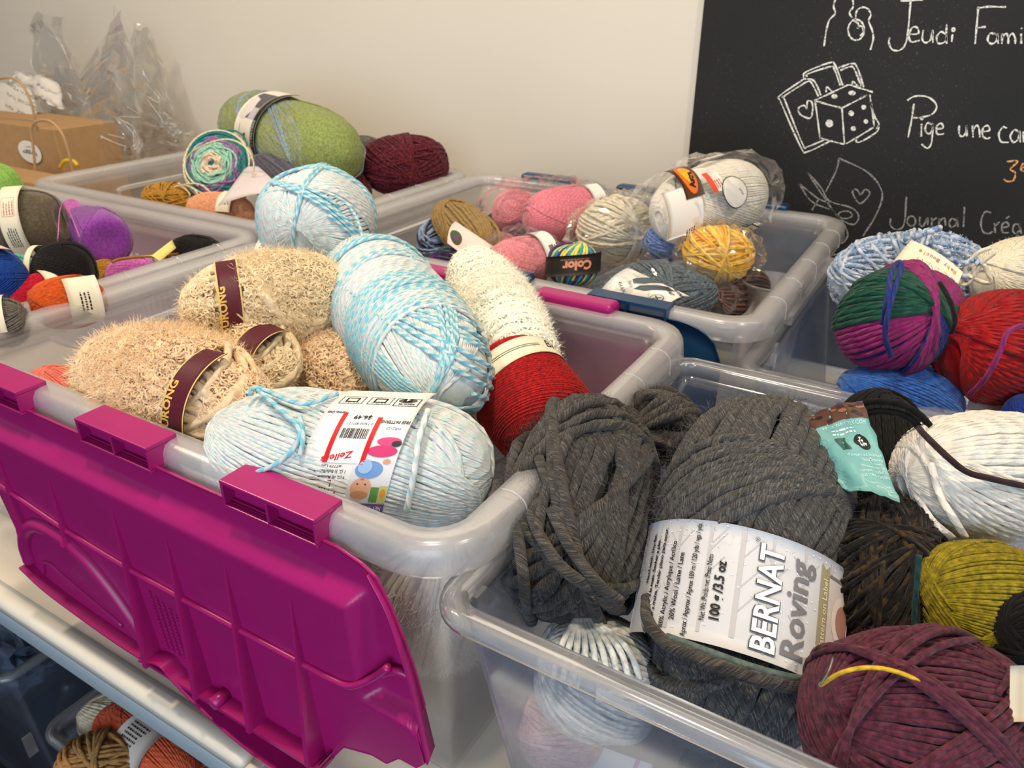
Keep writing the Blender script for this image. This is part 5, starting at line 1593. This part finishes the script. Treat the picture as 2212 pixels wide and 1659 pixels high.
Y_REDB = yarn('yarn_red_thick', [(0, (146, 5, 12)), (1, (182, 12, 18))], r=0.0026, plies=3, bump=0.9, heather=0.12)
r_, b = yb('large red ball at the right edge of the photo', (2050, 765, -0.97), (2300, 730, -0.97), 116, Y_REDB, 0.0026, 'neat', n=2.2, seed=103, multi=True)
tail(r_, [P(2240, 695, y=2.28), P(2180, 715, y=2.22), P(2160, 760, y=2.20), P(2130, 815, y=2.20), P(2095, 852, y=2.25)], 0.0022, YM[0], label='magenta strand lying over the red')
Y_ROYAL = tone('yarn_royal_blue', (30, 92, 180), r=0.0016, sheen=0.4)
yb('bright blue ball in front of the multicoloured ball', (1806, 858, -1.15), (2086, 872, -1.15), 78, Y_ROYAL, 0.0016, 'neat', n=2.4, seed=104, fuzz=(2500, 0.006, 0.0002))
yb('deep blue ball at the right edge below the red ball', (2178, 905, -1.10), (2300, 900, -1.10), 52, tone('yarn_deep_blue', (22, 50, 130), r=0.0012), 0.0012, seed=105)
r_, b = yb('white ball at the right edge against the blackboard', (2120, 612, -0.90), (2290, 570, -0.88), 74, Y_OFFW, 0.0016, 'neat', seed=106, multi=True, fuzz=(1200, 0.005, 0.0002))
for q in ([(2140, 535), (2110, 548), (2085, 580), (2100, 600), (2140, 610), (2125, 570)], [(2150, 545), (2120, 570), (2095, 610), (2075, 612), (2090, 590)]):
    tail(r_, [P(x_, y_, y=2.95) for x_, y_ in q], 0.0022, Y_OFFW)
tg = thing('paper_card', P(2140, 890, z=-1.16))
tag(tg, 'plain white card lying below the red ball', 'paper card')
sh = Sheet(patch_fn(P(2082, 898, z=-1.14), P(2215, 905, z=-1.14), P(2215, 850, z=-1.12), P(2095, 858, z=-1.12), 0.07, 0.03, 0.001), 0, 0.07, 0, 0.03, M_WHITE, 4, 4)
sh.build(tg, 'card_sheet')

def crumple(fn, amp, seed, fr=130):
    k = np.random.default_rng(seed).normal(size=(9, 2)) * fr
    ph = np.random.default_rng(seed + 1).uniform(0, 6.28, 9)
    kd = np.random.default_rng(seed + 2).normal(size=(9, 3))

    def g(V, lift):
        V = np.asarray(V, float)
        s_ = np.abs(np.sin(V @ k.T + ph)) - 0.6
        return fn(V, lift) + s_ @ kd * amp / 3
    return g


# ------------------------------------------------------------------ clear bin in front
Y_ROV = yarn('yarn_grey_roving', [(0, (40, 40, 41)), (0.5, (78, 77, 76)), (1, (132, 130, 128))], r=0.0042, fibre=True, heather=0.2, bump=0.8, plies=2)
Y_ROV2 = yarn('yarn_grey_roving_dark', [(0, (32, 31, 30)), (0.5, (68, 65, 62)), (1, (120, 116, 112))], r=0.0042, fibre=True, heather=0.2, bump=0.8, plies=2)
A, B, rb_ = place((1556, 1640, -1.44), (1656, 880, -0.955), 206)
b = Ball(A, B, rb_, n=2.6, lump=0.025, seed=111, pinch=(0.10, -0.037, 0.047))
parts = b.core(-0.011, m=Y_ROV)
parts += strands([b.wind(26, 84, 184, 0, o0=-0.004, o1=-0.002, jit=0.3)], 0.0040, 12, Y_ROV, ply=2)
parts += strands([b.wind(17, 70, 92, 60, tilt=(8, 14), o0=-0.002, o1=0.001, jit=0.3)], 0.0040, 12, Y_ROV, ply=2)
parts += strands([b.wind(11, 66, 62, 10, tilt=(-24, -20), o0=0.0, o1=0.002, jit=0.3)], 0.0040, 12, Y_ROV, ply=2)
parts += b.fuzz(9000, 0.011, 0.0002, Y_ROV, bend=0.9, seed=2, spread=1.3, off=0.003)
r_ = yarn_thing('grey roving skein with a white printed band, front and centre of the clear bin', b, parts, multi=True)
RL = b.b * 1.04 + 0.002
sh = Sheet(band_fn(b, -0.037, RL, skew=0.07, phase=0.02), -0.0385, 0.0385, -0.078, 0.088, plain('winter_label', (206, 208, 214), rough=0.5, noise=0.05, nscale=90), 10, 64)
rg = np.random.default_rng(6)
GL = (186, 184, 188)
for i in range(7):                       # faint birch trunks behind the print
    yy = -0.060 + 0.020 * i + rg.uniform(-0.004, 0.004)
    w_ = rg.uniform(0.0015, 0.0035)
    sh.rect(-0.038 + rg.uniform(0, 0.012), yy, 0.036, yy + w_, GL)
    for j in range(3):
        x_ = rg.uniform(-0.02, 0.025)
        sh.line(x_, yy, x_ + 0.012, yy + rg.choice([-1, 1]) * 0.009, 0.0007, GL)
for i in range(70):
    sh.ell(rg.uniform(-0.037, 0.037), rg.uniform(-0.07, 0.08), 0.0006, 0.0006, (240, 240, 242), layer=2, n=7)
sh.text('Hand wash. Dry flat.', -0.006, 0.0680, 0.0042, K, bold=0.03, layer=3)
sh.text('Laver a la main. Secher a plat.', -0.026, 0.0620, 0.0042, K, bold=0.03, layer=3)
sh.text('Lavar a mano. Tender plano para secar.', -0.034, 0.0560, 0.0042, K, bold=0.03, layer=3, fit=0.066)
sh.text('80% Acrylic / Acrylique / Acr\u00edlico', -0.0345, 0.0460, 0.0054, K, bold=0.02, layer=3, fit=0.057)
sh.text('20% Wool / Laine / Lana', -0.0290, 0.0385, 0.0054, K, bold=0.02, layer=3, fit=0.044)
sh.text('Aprox / Approx / Aprox 109 m / 120 yds / vgs / yds', -0.0375, 0.0290, 0.0050, K, bold=0.02, layer=3, fit=0.073)
sh.text('Net Wt /Poids net /Peso Neto', -0.0260, 0.0185, 0.0050, K, bold=0.01, layer=3, fit=0.042)
sh.text('100 g /3.5 oz', -0.0250, 0.0100, 0.0085, K, bold=0.03, layer=3, fit=0.037)
sh.text('BERNAT', -0.0350, -0.0230, 0.0200, (88, 88, 92), bold=0.055, layer=3, fit=0.0655)
sh.text('BERNAT', -0.0348, -0.0229, 0.0198, (244, 244, 246), bold=0.022, layer=5, fit=0.0645)
sh.text('\u00ae', 0.0305, -0.0080, 0.0040, K, layer=5)
sh.text('Roving', -0.0330, -0.0405, 0.0200, (118, 116, 120), bold=0.02, layer=3, fit=0.060)
sh.rect(-0.0370, -0.0560, 0.0260, -0.0495, (158, 150, 116), layer=3)
sh.poly([(0.0260, -0.0560), (0.0330, -0.0560), (0.0290, -0.0527), (0.0330, -0.0495), (0.0260, -0.0495)], (158, 150, 116), layer=3)
sh.text('Free Pattern on Label', -0.0330, -0.0545, 0.0052, (236, 232, 214), layer=4, fit=0.0560)
sh.rect(-0.0370, -0.0780, 0.0270, -0.0565, (206, 198, 198), layer=2)
sh.rect(0.0262, -0.0780, 0.0282, -0.0565, (120, 118, 120), layer=3)
sh.rect(-0.0340, -0.0780, -0.0325, -0.0565, (120, 118, 120), layer=3)
sh.ell(0.0030, -0.0690, 0.0150, 0.0090, (224, 216, 212), layer=3)
sh.ell(0.0030, -0.0700, 0.0100, 0.0062, (176, 128, 116), layer=4)
sh.ell(-0.0230, -0.0700, 0.0080, 0.0040, (150, 112, 92), layer=3)
sh.build(r_, label='white printed label with bold letters and faint birch trees')


def front(b, px, py, lift):
    """first point along a pixel's ray on the skein's girth"""
    d = ray(px, py)
    for t in np.linspace(0.2, 0.8, 900):
        q = (CAM + d * t - b.c) @ b.M.T
        if np.hypot(q[1], q[2]) < (b.b + lift) and abs(q[0]) < b.a:
            return CAM + d * t
    return b.c


tail(r_, [front(b, 1398, 1290, 0.004), front(b, 1400, 1340, 0.006), front(b, 1440, 1390, 0.007), front(b, 1520, 1425, 0.007), front(b, 1600, 1455, 0.007), front(b, 1680, 1478, 0.007), front(b, 1755, 1488, 0.006)], 0.0042, Y_ROV2)
tail(r_, [front(b, 1440, 1375, 0.006), front(b, 1530, 1408, 0.006), front(b, 1620, 1440, 0.006), front(b, 1700, 1462, 0.006), front(b, 1765, 1470, 0.005)], 0.0024, tone('yarn_teal_grey', (92, 108, 106), r=0.002))


def roving(label, A, B, rpx, seed, fz=3500, n=2.3):
    b = Ball(*place(A, B, rpx), n=n, lump=0.05, seed=seed)
    p = b.core(-0.011, m=Y_ROV2)
    p += strands([b.wind(turns(b.b, 0.0042), 82, 182, 0, o0=-0.004, o1=-0.001, jit=0.5)], 0.0040, 12, Y_ROV2, ply=2)
    p += strands([b.wind(9, 64, 60, 70, ax='z', o0=0, o1=0.003, jit=0.6), b.wind(6, 60, 40, 20, ax='y', o0=0.002, o1=0.004, jit=0.6), b.wind(4, 70, 50, 40, tilt=(30, 40), o0=0.003, o1=0.006, jit=0.9)], 0.0040, 12, Y_ROV2, ply=2)
    p += b.fuzz(fz * 2, 0.011, 0.0002, Y_ROV2, bend=0.9, seed=seed, spread=1.3, off=0.003)
    return yarn_thing(label, b, p, multi=True), b


r_, b = roving('loose grey roving ball without a band at the left end of the clear bin', (1205, 1325, -1.26), (1290, 905, -1.03), 158, 112, n=2.6)
for q in ([(1165, 990), (1185, 1060), (1150, 1110), (1180, 1180), (1230, 1240), (1330, 1300)], [(1235, 930), (1200, 1010), (1175, 1080), (1160, 1150)], [(1120, 960), (1100, 1040), (1115, 1130), (1130, 1240), (1140, 1330), (1150, 1340), (1120, 1300)], [(1190, 1100), (1230, 1180), (1290, 1260), (1340, 1300)]):
    tail(r_, [front(b, x_, y_, 0.006) for x_, y_ in q], 0.0040, Y_ROV2)
roving('small bunch of grey roving at the back left of the clear bin', (1375, 930, -1.12), (1490, 915, -1.10), 74, 113, fz=2000)
Y_SILV = yarn('yarn_silver_white', [(0, (190, 196, 194)), (0.5, (212, 216, 212)), (1, (236, 232, 220))], r=0.002, heather=0.15, rough=0.5)
r_, b = yb('silvery white ball low at the left of the clear bin, under the loose grey roving', (1165, 1450, -1.40), (1425, 1470, -1.40), 130, Y_SILV, 0.0020, 'skein', n=2.2, seed=114, multi=True)
for i in range(9):
    x_ = 1200 + 18 * i
    tail(r_, [front(b, 1245 + 4 * i, 1335, 0.003), front(b, x_ + 10, 1400, 0.004), front(b, x_ - 8 + 6 * i, 1470, 0.003)], 0.0022, Y_SILV)
yb('pale pink ball at the bottom left corner of the clear bin', (1135, 1545, -1.58), (1300, 1600, -1.58), 88, tone('yarn_dusty_pink', (220, 178, 186), r=0.0016), 0.0016, 'ball', seed=115)
yb('dark grey ball low in the clear bin, below the banded grey roving', (1470, 1720, -1.62), (1700, 1760, -1.62), 130, Y_ROV2, 0.0042, 'ball', seed=116)
tg = thing('paper_card', P(1330, 1650, z=-1.60))
tag(tg, 'white card with a pink ribbon at the bottom of the clear bin', 'paper card')
sh = Sheet(patch_fn(P(1240, 1700, z=-1.66), P(1395, 1710, z=-1.66), P(1410, 1652, z=-1.60), P(1305, 1615, z=-1.60), 0.06, 0.03, 0.001), 0, 0.06, 0, 0.03, M_WHITE, 4, 4)
sh.rect(0.040, 0.0, 0.045, 0.03, (206, 120, 190))
sh.build(tg, 'card_sheet')
Y_PLUM = yarn('yarn_plum', [(0, (70, 26, 44)), (0.5, (92, 38, 58)), (1, (112, 54, 74))], r=0.0017, heather=0.3, bump=0.8)
r_, b = yb('large plum ball at the bottom right of the clear bin', (1752, 1590, -1.16), (2200, 1545, -1.14), 206, Y_PLUM, 0.0017, 'ball', n=2.1, seed=117, multi=True, fuzz=(3000, 0.006, 0.00014))
mesh('outer_wraps', strands([b.wind(6, 64, 30, 40, tilt=(25, 50), o0=0.002, o1=0.004, jit=0.8), b.wind(5, 58, 24, 110, tilt=(70, -20), o0=0.002, o1=0.004, jit=0.8), b.wind(4, 72, 30, 70, tilt=(-30, 20), o0=0.003, o1=0.004, jit=0.9)], 0.0018, 7, Y_PLUM), r_)
tail(r_, [front(b, 1772, 1480, 0.003), front(b, 1820, 1452, 0.004), front(b, 1880, 1442, 0.004), front(b, 1940, 1452, 0.004), front(b, 2000, 1478, 0.002), front(b, 2050, 1500, 0.003)], 0.0011, tone('yarn_yellow_thread', (216, 176, 40), r=0.001), label='yellow thread lying on the plum ball')
mesh('safety_pin', [tube(catmull([P(1772, 1480, z=-1.02), P(1790, 1450, z=-1.0), P(1800, 1420, z=-0.99)], 6), 0.0006, 6, M_STEEL)], r_)
Y_OLIVE = yarn('yarn_olive', [(0, (104, 92, 8)), (0.5, (140, 126, 20)), (1, (168, 152, 40))], r=0.0011, heather=0.25)
r_, b = yb('olive green ball at the right edge, above the plum ball', (1985, 1330, -1.12), (2260, 1290, -1.12), 140, Y_OLIVE, 0.0011, 'ball', n=2.3, seed=118, fuzz=(1500, 0.005, 0.00015))
Y_TWEED = yarn('yarn_black_tweed', [(0, (18, 15, 14)), (0.5, (28, 24, 22)), (0.62, (50, 42, 38)), (0.75, (76, 56, 24)), (0.85, (26, 22, 22)), (1, (20, 17, 16))], period=0.06, r=0.002, heather=0.5, wob=1.6)
r_, b = yb('black and brown tweed ball beside the printed band', (1880, 1380, -1.18), (1930, 1100, -1.08), 116, Y_TWEED, 0.0015, 'messy', n=2.3, seed=119, multi=True, fuzz=(6000, 0.008, 0.00022))
tail(r_, [P(1985, 1200, y=1.38), P(1980, 1270, y=1.36), P(1975, 1340, y=1.34), P(1985, 1390, y=1.33)], 0.0016, tone('yarn_dark_teal', (20, 66, 70), r=0.0016))
Y_WHD = yarn('yarn_white_thick', [(0, (232, 228, 218)), (1, (246, 244, 240))], r=0.0019, heather=0.05, bump=0.8)
r_, b = yb('white skein at the right edge with a dark strand across it', (1955, 1045, -0.99), (2290, 1015, -0.99), 138, Y_WHD, 0.0019, 'skein', n=2.3, seed=120, multi=True)
tail(r_, [P(1985, 925, y=1.74), front(b, 2000, 942, 0.003), front(b, 2050, 990, 0.004), front(b, 2090, 1020, 0.004), front(b, 2140, 1034, 0.004), front(b, 2212, 1050, 0.004), front(b, 2240, 1055, 0.004)], 0.0021, tone('yarn_dark_plum', (50, 30, 36), r=0.002), label='dark strand across the white skein')
tail(r_, [front(b, 2010, 1000, 0.003), front(b, 2030, 1070, 0.004), front(b, 2060, 1120, 0.004), front(b, 2085, 1160, 0.003)], 0.0024, Y_WHD)
tail(r_, [front(b, 1975, 1060, 0.003), front(b, 2010, 1120, 0.004), front(b, 2060, 1165, 0.003)], 0.0024, Y_WHD)
Y_BLK = tone('yarn_jet_black', (9, 8, 9), r=0.0016, sheen=0.08)
r_, b = yb('black skein with a teal paper label behind the grey roving', (1880, 870, -1.06), (1935, 1090, -1.16), 92, Y_BLK, 0.0018, 'skein', n=2.5, seed=121, multi=True)
for q in ([(1835, 885), (1880, 868), (1940, 872), (1985, 895), (2008, 920)], [(1850, 900), (1900, 888), (1960, 900), (1995, 935)]):
    tail(r_, [P(x_, y_, y=1.80) for x_, y_ in q], 0.0026, Y_BLK)
sh = Sheet(crumple(patch_fn(P(1830, 1060, y=1.58), P(1945, 1088, y=1.58), P(1862, 866, y=1.72), P(1700, 922, y=1.70), 0.055, 0.075, 0.006, 0), 0.0014, 4), 0, 0.055, 0, 0.075, plain('teal_paper', (118, 178, 174), rough=0.4, noise=0.12, nscale=50), 14, 18, mx=0.003)
BR = (92, 58, 44)
sh.rect(0.0, 0.062, 0.055, 0.075, BR)
rg = np.random.default_rng(9)
for i in range(16):
    x_ = rg.uniform(0.002, 0.053)
    sh.ell(x_, rg.uniform(0.064, 0.073), 0.0026, 0.0013, [(40, 26, 24), (150, 96, 60), (60, 40, 60)][i % 3], layer=2, n=10)
LT = (214, 232, 228)
sh.text('WWW.WAVERLY.COM', 0.018, 0.0575, 0.0042, LT, fit=0.034)
small_print(sh, 0.022, 0.0535, 0.022, 2, 0.0032, LT, seed=1)
sh.ell(0.0420, 0.0425, 0.0064, 0.0064, (24, 26, 26), n=24)
for a_ in (90, 210, 330):
    q = math.radians(a_)
    c_, s_ = math.cos(q), math.sin(q)
    tri = [(0.0012, 0.0012), (0.0042, -0.0006), (0.0040, 0.0028)]
    sh.poly([(0.0420 + x_ * c_ - y_ * s_, 0.0425 + x_ * s_ + y_ * c_) for x_, y_ in tri], (236, 240, 238), layer=2)
    bar = [(0.0008, -0.0026), (0.0022, -0.0030), (0.0026, -0.0008), (0.0014, 0.0002)]
    sh.poly([(0.0420 + x_ * c_ - y_ * s_, 0.0425 + x_ * s_ + y_ * c_) for x_, y_ in bar], (236, 240, 238), layer=2)
sh.rect(0.022, 0.037, 0.031, 0.048, (52, 92, 80))
for i, t_ in enumerate(('Waverly is a licensed', 'Manufactured', 'Listowel,', 'Waverly est une', 'marque. Produit et', 'a Listowel, Ontario', '', 'Fabricados. Waverly', 'Holdings LLC', 'Bernat')):
    if t_:
        sh.text(t_, 0.0530, 0.0315 - 0.0033 * i, 0.0034, LT, align='r')
sh.build(r_, 'paper_label', 'crumpled teal printed paper label')
r_, b = yb('jet black ball at the right edge, between the olive and plum balls', (2168, 1390, -1.08), (2300, 1360, -1.08), 92, Y_BLK, 0.0014, 'ball', seed=122, multi=True)
sh = Sheet(patch_fn(P(2180, 1560, y=1.12), P(2260, 1560, y=1.12), P(2260, 1440, y=1.18), P(2182, 1438, y=1.18), 0.03, 0.04, 0.003), 0, 0.03, 0, 0.04, plain('beige_card', (206, 196, 176), rough=0.5), 4, 6)
sh.build(r_, 'paper_band', 'beige paper band')

# ------------------------------------------------------------------ under the table
XB = (P(0, 1632, z=-2.92)[0]) / S
XA = (P(0, 1480, z=-2.92)[0]) / S
t_ = tote('storage_tote', 'clear bin of yarn under the table edge, bottom left', XB, XB + 1.9, 0.9, 2.4, -2.92, -4.41, rc=0.10, over=0.05, taper=0.1, skirt=0.03, mb=M_CLEAR, mr=M_CLEARRIM, ribs=False, ledge=False, clear=True)
q = P(60, 1600, x=XB + 0.06)
mesh('tab', [box(q + np.array([0, -0.006, -0.025]), q + np.array([0.003, 0.006, 0.01]), M_CLEARRIM)], t_, smooth=False)
tote('storage_tote', 'shaded clear bin under the table at the far left edge', XA - 1.9, XA, 0.95, 2.4, -2.92, -4.41, rc=0.10, over=0.05, taper=0.1, skirt=0.03, mb=M_CLEAR, mr=M_CLEARRIM, ribs=False, ledge=False, clear=True)
o = bag('bluish crumpled plastic bag in the bin under the table at the far left', (-140, 1350, -3.15), (90, 1390, -3.15), 120, seed=131, amp=0.01, m=plain('blue_grey_bag', (104, 116, 134), rough=0.35, noise=0.2))
Y_CRM2 = yarn('yarn_cream_thick', [(0, (232, 218, 190)), (1, (244, 234, 212))], r=0.0022, heather=0.08)
yb('cream ball under the table edge, behind the coral skein', (178, 1560, -3.02), (330, 1545, -3.02), 58, Y_CRM2, 0.0022, 'neat', seed=132)
Y_CORAL = tone('yarn_coral', (252, 116, 78), r=0.0016)
r_, b = yb('coral orange skein with a white paper band under the table edge', (222, 1545, -2.96), (420, 1690, -2.96), 60, Y_CORAL, 0.0016, 'skein', n=2.6, seed=133, multi=True)
band(r_, b, 0.08, 0.030, -0.09, 0.09, plain('pale_paper', (226, 214, 208), rough=0.5), deco=lambda sh: (small_print(sh, -0.020, 0.015, 0.032, 6, 0.0052, K, seed=4), sh.ell(-0.01, -0.028, 0.006, 0.005, (150, 160, 150))), label='white paper band')
yb('tan hank in front of the coral skein under the table edge', (130, 1660, -2.96), (320, 1640, -2.96), 62, tone('yarn_camel', (186, 140, 84), r=0.0026), 0.0026, 'messy', seed=134)
for i, (x_, y_, z_) in enumerate(((XB + 0.45, 1.35, -4.05), (XB + 0.95, 1.5, -4.05), (XB + 0.5, 1.75, -4.05), (XB + 0.7, 1.45, -3.45))):
    c_ = U(x_, y_, z_)
    b = Ball(c_ - np.array([0.09, 0, 0]), c_ + np.array([0.09, 0, 0]), 0.09, seed=140 + i)
    yarn_thing('camel ball buried in the clear bin under the table', b, b.core(-0.003, m=MC.get('x') or Y_CRM2) + wound(b, 0.003, 'ball', Y_CRM2), group='buried balls in the bin under the table')

# ------------------------------------------------------------------ gift bags, tissue and cellophane at the far left
kb = thing('gift_bag', U(-6.6, 3.5, ZT))
tag(kb, 'brown kraft paper bag with a round white sticker, at the far left', 'gift bag')
y_ = 3.25
x0, x1 = P(-160, 285, y=y_)[0] / S, P(112, 270, y=y_)[0] / S
zt_ = (P(60, 272, y=y_)[2] - CZ) / S
bevel(mesh('bag_body', [box(U(x0, y_, ZT), U(x1, y_ + 0.5, zt_), M_KRAFT)], kb, smooth=False), 0.003)
sh = Sheet(lambda V, l: P(67, 328, y=y_) + np.stack([V[:, 0], np.full(len(V), -0.002 - l * 3), V[:, 1]], 1), -0.02, 0.02, -0.02, 0.02, M_KRAFT, 3, 3)
sh.ell(0, 0, 0.046, 0.0255, (238, 232, 226), n=30)
sh.text('hygge', 0.030, 0.002, 0.013, (60, 58, 56), rot=180, layer=2, fit=0.056)
sh.text('yarn', 0.012, 0.013, 0.005, (90, 88, 86), rot=180, layer=2, fit=0.022)
sh.build(kb, 'sticker', 'round white sticker')
M_CORD = plain('paper_cord', (184, 150, 108), rough=0.8)
mesh('handle', [tube(catmull([P(-60, 270, y=y_ - 0.01), P(-30, 190, y=y_ - 0.01), P(10, 168, y=y_ - 0.01), P(45, 180, y=y_ - 0.01), P(68, 225, y=y_ - 0.01), P(78, 275, y=y_ - 0.01)], 10), 0.0028, 8, M_CORD)], kb)
kc = thing('gift_bag', U(-5.4, 2.95, ZT))
tag(kc, 'smaller kraft paper bag in front, with a looped cord handle', 'gift bag')
y2 = 3.0
x0, x1 = P(12, 372, y=y2)[0] / S, P(178, 368, y=y2)[0] / S
zt2 = (P(95, 371, y=y2)[2] - CZ) / S
bevel(mesh('bag_body', [box(U(x0, y2 - 0.25, ZT), U(min(x1, -5.16), y2, zt2), M_KRAFT)], kc, smooth=False), 0.003)
mesh('handle', [tube(catmull([P(77, 372, y=y2 - 0.01), P(72, 320, y=y2 - 0.01), P(68, 280, y=y2 - 0.01), P(80, 262, y=y2 - 0.01), P(108, 262, y=y2 - 0.01), P(135, 290, y=y2 - 0.01), P(150, 335, y=y2 - 0.01), P(157, 372, y=y2 - 0.01)], 10), 0.0028, 8, M_CORD)], kc)
tt = thing('tissue_paper', P(30, 270, y=3.6))
tag(tt, 'white tissue paper printed with shop lettering, sticking out of the kraft bag', 'tissue paper')
rg = np.random.default_rng(12)
crk = rg.normal(size=(400, 2))


sh = Sheet(crumple(patch_fn(P(-40, 290, y=3.6), P(88, 272, y=3.6), P(70, 190, y=3.75), P(-50, 165, y=3.75), 0.16, 0.12, 0.01), 0.004, 3, 60), 0, 0.16, 0, 0.12, M_TISSUE, 20, 20)
for i, (x_, y_, t_, s_) in enumerate(((0.150, 0.030, 'HYGGE Yarn', 0.016), (0.160, 0.060, 'HYGGE Yarn', 0.016), (0.165, 0.090, 'Yarn HYGGE', 0.016), (0.12, 0.015, 'hygge yarn', 0.010))):
    sh.text(t_, x_, y_, s_ * 0.8, (132, 130, 128), rot=150, layer=2)
sh.build(tt, 'printed_sheet')
sh = Sheet(crumple(patch_fn(P(20, 200, y=3.8), P(140, 235, y=3.8), P(125, 175, y=3.9), P(35, 152, y=3.9), 0.14, 0.09, 0.01), 0.012, 8, 55), 0, 0.14, 0, 0.09, M_TISSUE, 22, 18)
sh.build(tt, 'crumpled_sheet')


M_CREASE_GLINT = plain('white_crease_glint', (250, 250, 250), rough=0.15, spec=0.9)  # white colour imitates glints along the creases of the film


def cello(label, base, top, y, seed, amp=0.016, m=None):
    """one crumpled cellophane bag: front and back film joined at the sides"""
    rg = np.random.default_rng(seed)
    nu, nv = 26, 22
    u, v = np.meshgrid(np.linspace(0, 2 * math.pi, nu, endpoint=False), np.linspace(0, 1, nv), indexing='ij')
    (bx0, by0), (bx1, by1) = base
    tx_, ty_ = np.array([q[0] for q in top]), np.array([q[1] for q in top])
    s_ = (1 - np.cos(u)) / 2
    px = (bx0 + (bx1 - bx0) * s_) * (1 - v) + np.interp(s_, np.linspace(0, 1, len(top)), tx_) * v
    py = (by0 + (by1 - by0) * s_) * (1 - v) + np.interp(s_, np.linspace(0, 1, len(top)), ty_) * v
    yy = y + np.sin(u) * 0.16 * (1 - 0.5 * v)
    V = np.array([P(a, c, y=d) for a, c, d in zip(px.ravel(), py.ravel(), yy.ravel())])
    k = rg.normal(size=(8, 3)) * 26
    ph = rg.uniform(0, 6.28, 8)
    V = V + (np.abs(np.sin(V @ k.T + ph)) - 0.6) @ rg.normal(size=(8, 3)) * amp / 2.5 + rg.normal(size=V.shape) * amp * 0.06
    V[:, 1] = np.minimum(V[:, 1], S * (YW - 0.03))
    o = mesh('cellophane_bag', [(V, quads(nu, nv, cu=True), None, m or M_CELLO)], smooth=False)
    G = V.reshape(nu, nv, 3)
    for q in range(4):                    # whitish creases; white tubes stand in for highlight streaks on the film
        i0, j0 = rg.integers(0, nu), rg.integers(1, nv - 8)
        pts = [G[(i0 + int(round(k_ * rg.choice([0, 0.5, 1])))) % nu, j0 + k_] for k_ in range(0, 7)]
        mesh('crease_glint', [tube(catmull(pts, 3), 0.0006, 5, M_CREASE_GLINT)], o)
    return tag(o, label, 'cellophane bag')


cello('clear crumpled cellophane bag, leftmost of the bunch by the wall', ((120, 330), (230, 345)), [(62, 60), (90, 25), (135, 45), (150, 120)], 4.05, 151)
cello('clear crumpled cellophane bag in the middle of the bunch, with the brightest glints', ((130, 345), (300, 350)), [(105, 130), (180, 150), (225, 55), (285, 90)], 3.9, 152, 0.02)
cello('tall narrow cellophane bag rising to the highest point of the bunch', ((200, 335), (300, 340)), [(210, 120), (262, 15), (278, 60), (290, 110)], 4.15, 153)
cello('clear cellophane bag on the right of the bunch by the green skein', ((250, 330), (385, 320)), [(290, 60), (320, 55), (340, 110), (360, 190)], 4.25, 154)
cello('low cellophane bag nearest the frosted tote at the right end of the bunch', ((290, 330), (412, 315)), [(350, 260), (385, 235), (400, 260), (410, 290)], 4.3, 155)
cello('balled-up cellophane bag lowest in the bunch, just above the tote rim', ((140, 360), (300, 345)), [(140, 270), (190, 235), (250, 240), (310, 285)], 3.75, 156, 0.02)
o = mesh('ribbon_roll', [tube(catmull([P(130, 362, y=3.05), P(140, 348, y=3.05), P(158, 348, y=3.05), P(168, 358, y=3.05)], 8), 0.004, 8, plain('yellow_ribbon', (226, 190, 40), rough=0.4))])
tag(o, 'yellow ribbon loop between the kraft bags and the tote', 'ribbon')
